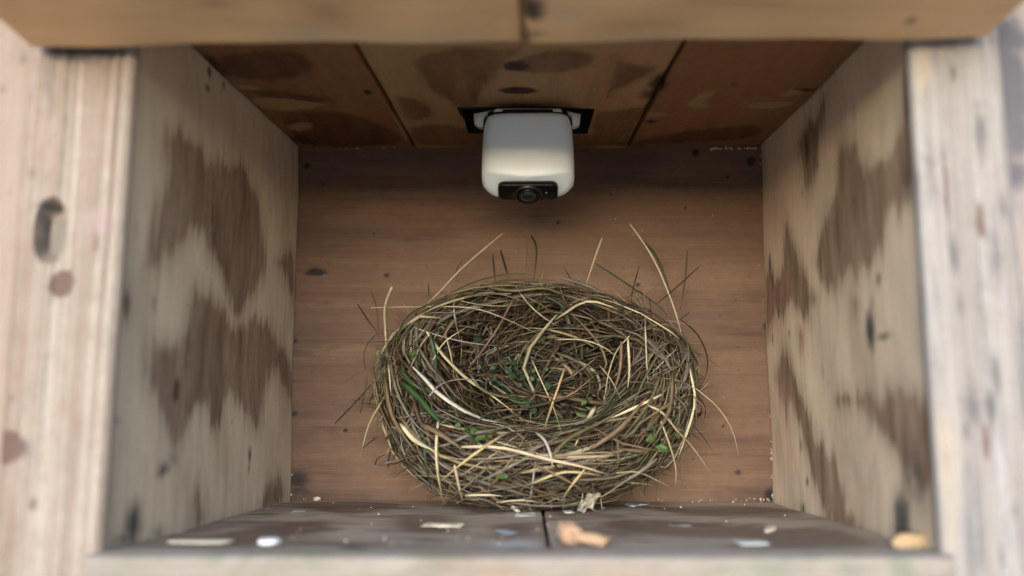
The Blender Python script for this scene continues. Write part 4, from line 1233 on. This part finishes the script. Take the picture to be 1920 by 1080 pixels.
for i in range(NX - 1):
    for j in (0, NY - 1):
        bm.faces.new((gv[i][j][0], gv[i + 1][j][0], gv[i + 1][j][1], gv[i][j][1]))
for j in range(NY - 1):
    for i in (0, NX - 1):
        bm.faces.new((gv[i][j][0], gv[i][j + 1][0], gv[i][j + 1][1], gv[i][j][1]))
bmesh.ops.recalc_face_normals(bm, faces=bm.faces)
me = bpy.data.meshes.new('dry_leaf'); bm.to_mesh(me); bm.free()
tag(link('dry_leaf', me, M['dryleaf']), 'crumpled grey dry leaf at the foot of the nest', 'leaf')

# dust and paint crumbs along the joints of the back wall: nobody could count them
V, Fc = [], []
def crumb(p, r):
    b = len(V)
    for dx, dy, dz in ((1, 0, 0), (-1, 0, 0), (0, 1, 0), (0, -1, 0), (0, 0, 1), (0, 0, -1)):
        V.append(tuple(p + Vector((dx * r * random.uniform(.6, 1.4), dy * r * 0.7, dz * r * random.uniform(.6, 1.4)))))
    for f in ((0, 2, 4), (2, 1, 4), (1, 3, 4), (3, 0, 4), (2, 0, 5), (1, 2, 5), (3, 1, 5), (0, 3, 5)): Fc.append(tuple(b + x for x in f))
def along(a, b, n, r, jx=0.001, lo=0.0, hi=1.0, clump=True):
    t = random.uniform(lo, hi)
    for k in range(n):
        if not clump or random.random() < 0.25: t = random.uniform(lo, hi)
        else: t = min(hi, max(lo, t + random.uniform(-0.006, 0.006)))
        q_ = lerp(Vector(a), Vector(b), t)
        crumb(q_ + Vector((random.gauss(0, jx), -0.0008 - random.random() * 0.0006, random.gauss(0, jx * 0.5))), random.uniform(0.4, 1.0) * r)
along(at(560, 279, .6), at(800, 279, .6), 26, 0.0005, 0.0006)
along(at(1330, 279, .6), at(1424, 279, .6), 70, 0.0009, 0.0008)
along(at(563, 285, .6), at(556, 440, .6), 40, 0.0005, 0.0003)
along(at(1425, 285, .6), at(1437, 470, .6), 45, 0.0006, 0.0004)
along(at(1437, 470, .6), at(1448, 935, .6), 60, 0.0006, 0.0004)
along(at(547, 850, .6), at(546, 930, .6), 12, 0.0007, 0.0006)
along(at(1380, 936, .6), at(1448, 936, .6), 26, 0.0006, 0.0010)
along(at(560, 936, .6), at(1440, 938, .6), 60, 0.0004, 0.0010)
for k in range(40): crumb(at(random.uniform(560, 1430), random.uniform(290, 900), .5992), random.uniform(0.0001, 0.0003))
for k in range(70):
    q_ = on_floor(random.uniform(300, 1650), 942 + 85 * random.random() ** 1.3)
    crumb(q_ + Z * 0.0004, random.uniform(0.0002, 0.0007))
me = bpy.data.meshes.new('wood_dust'); me.from_pydata(V, [], Fc)
tag(link('wood_dust', me, M['crumb']), 'fine pale dust and crumbs along the joints of the box', 'dust', kind='stuff')
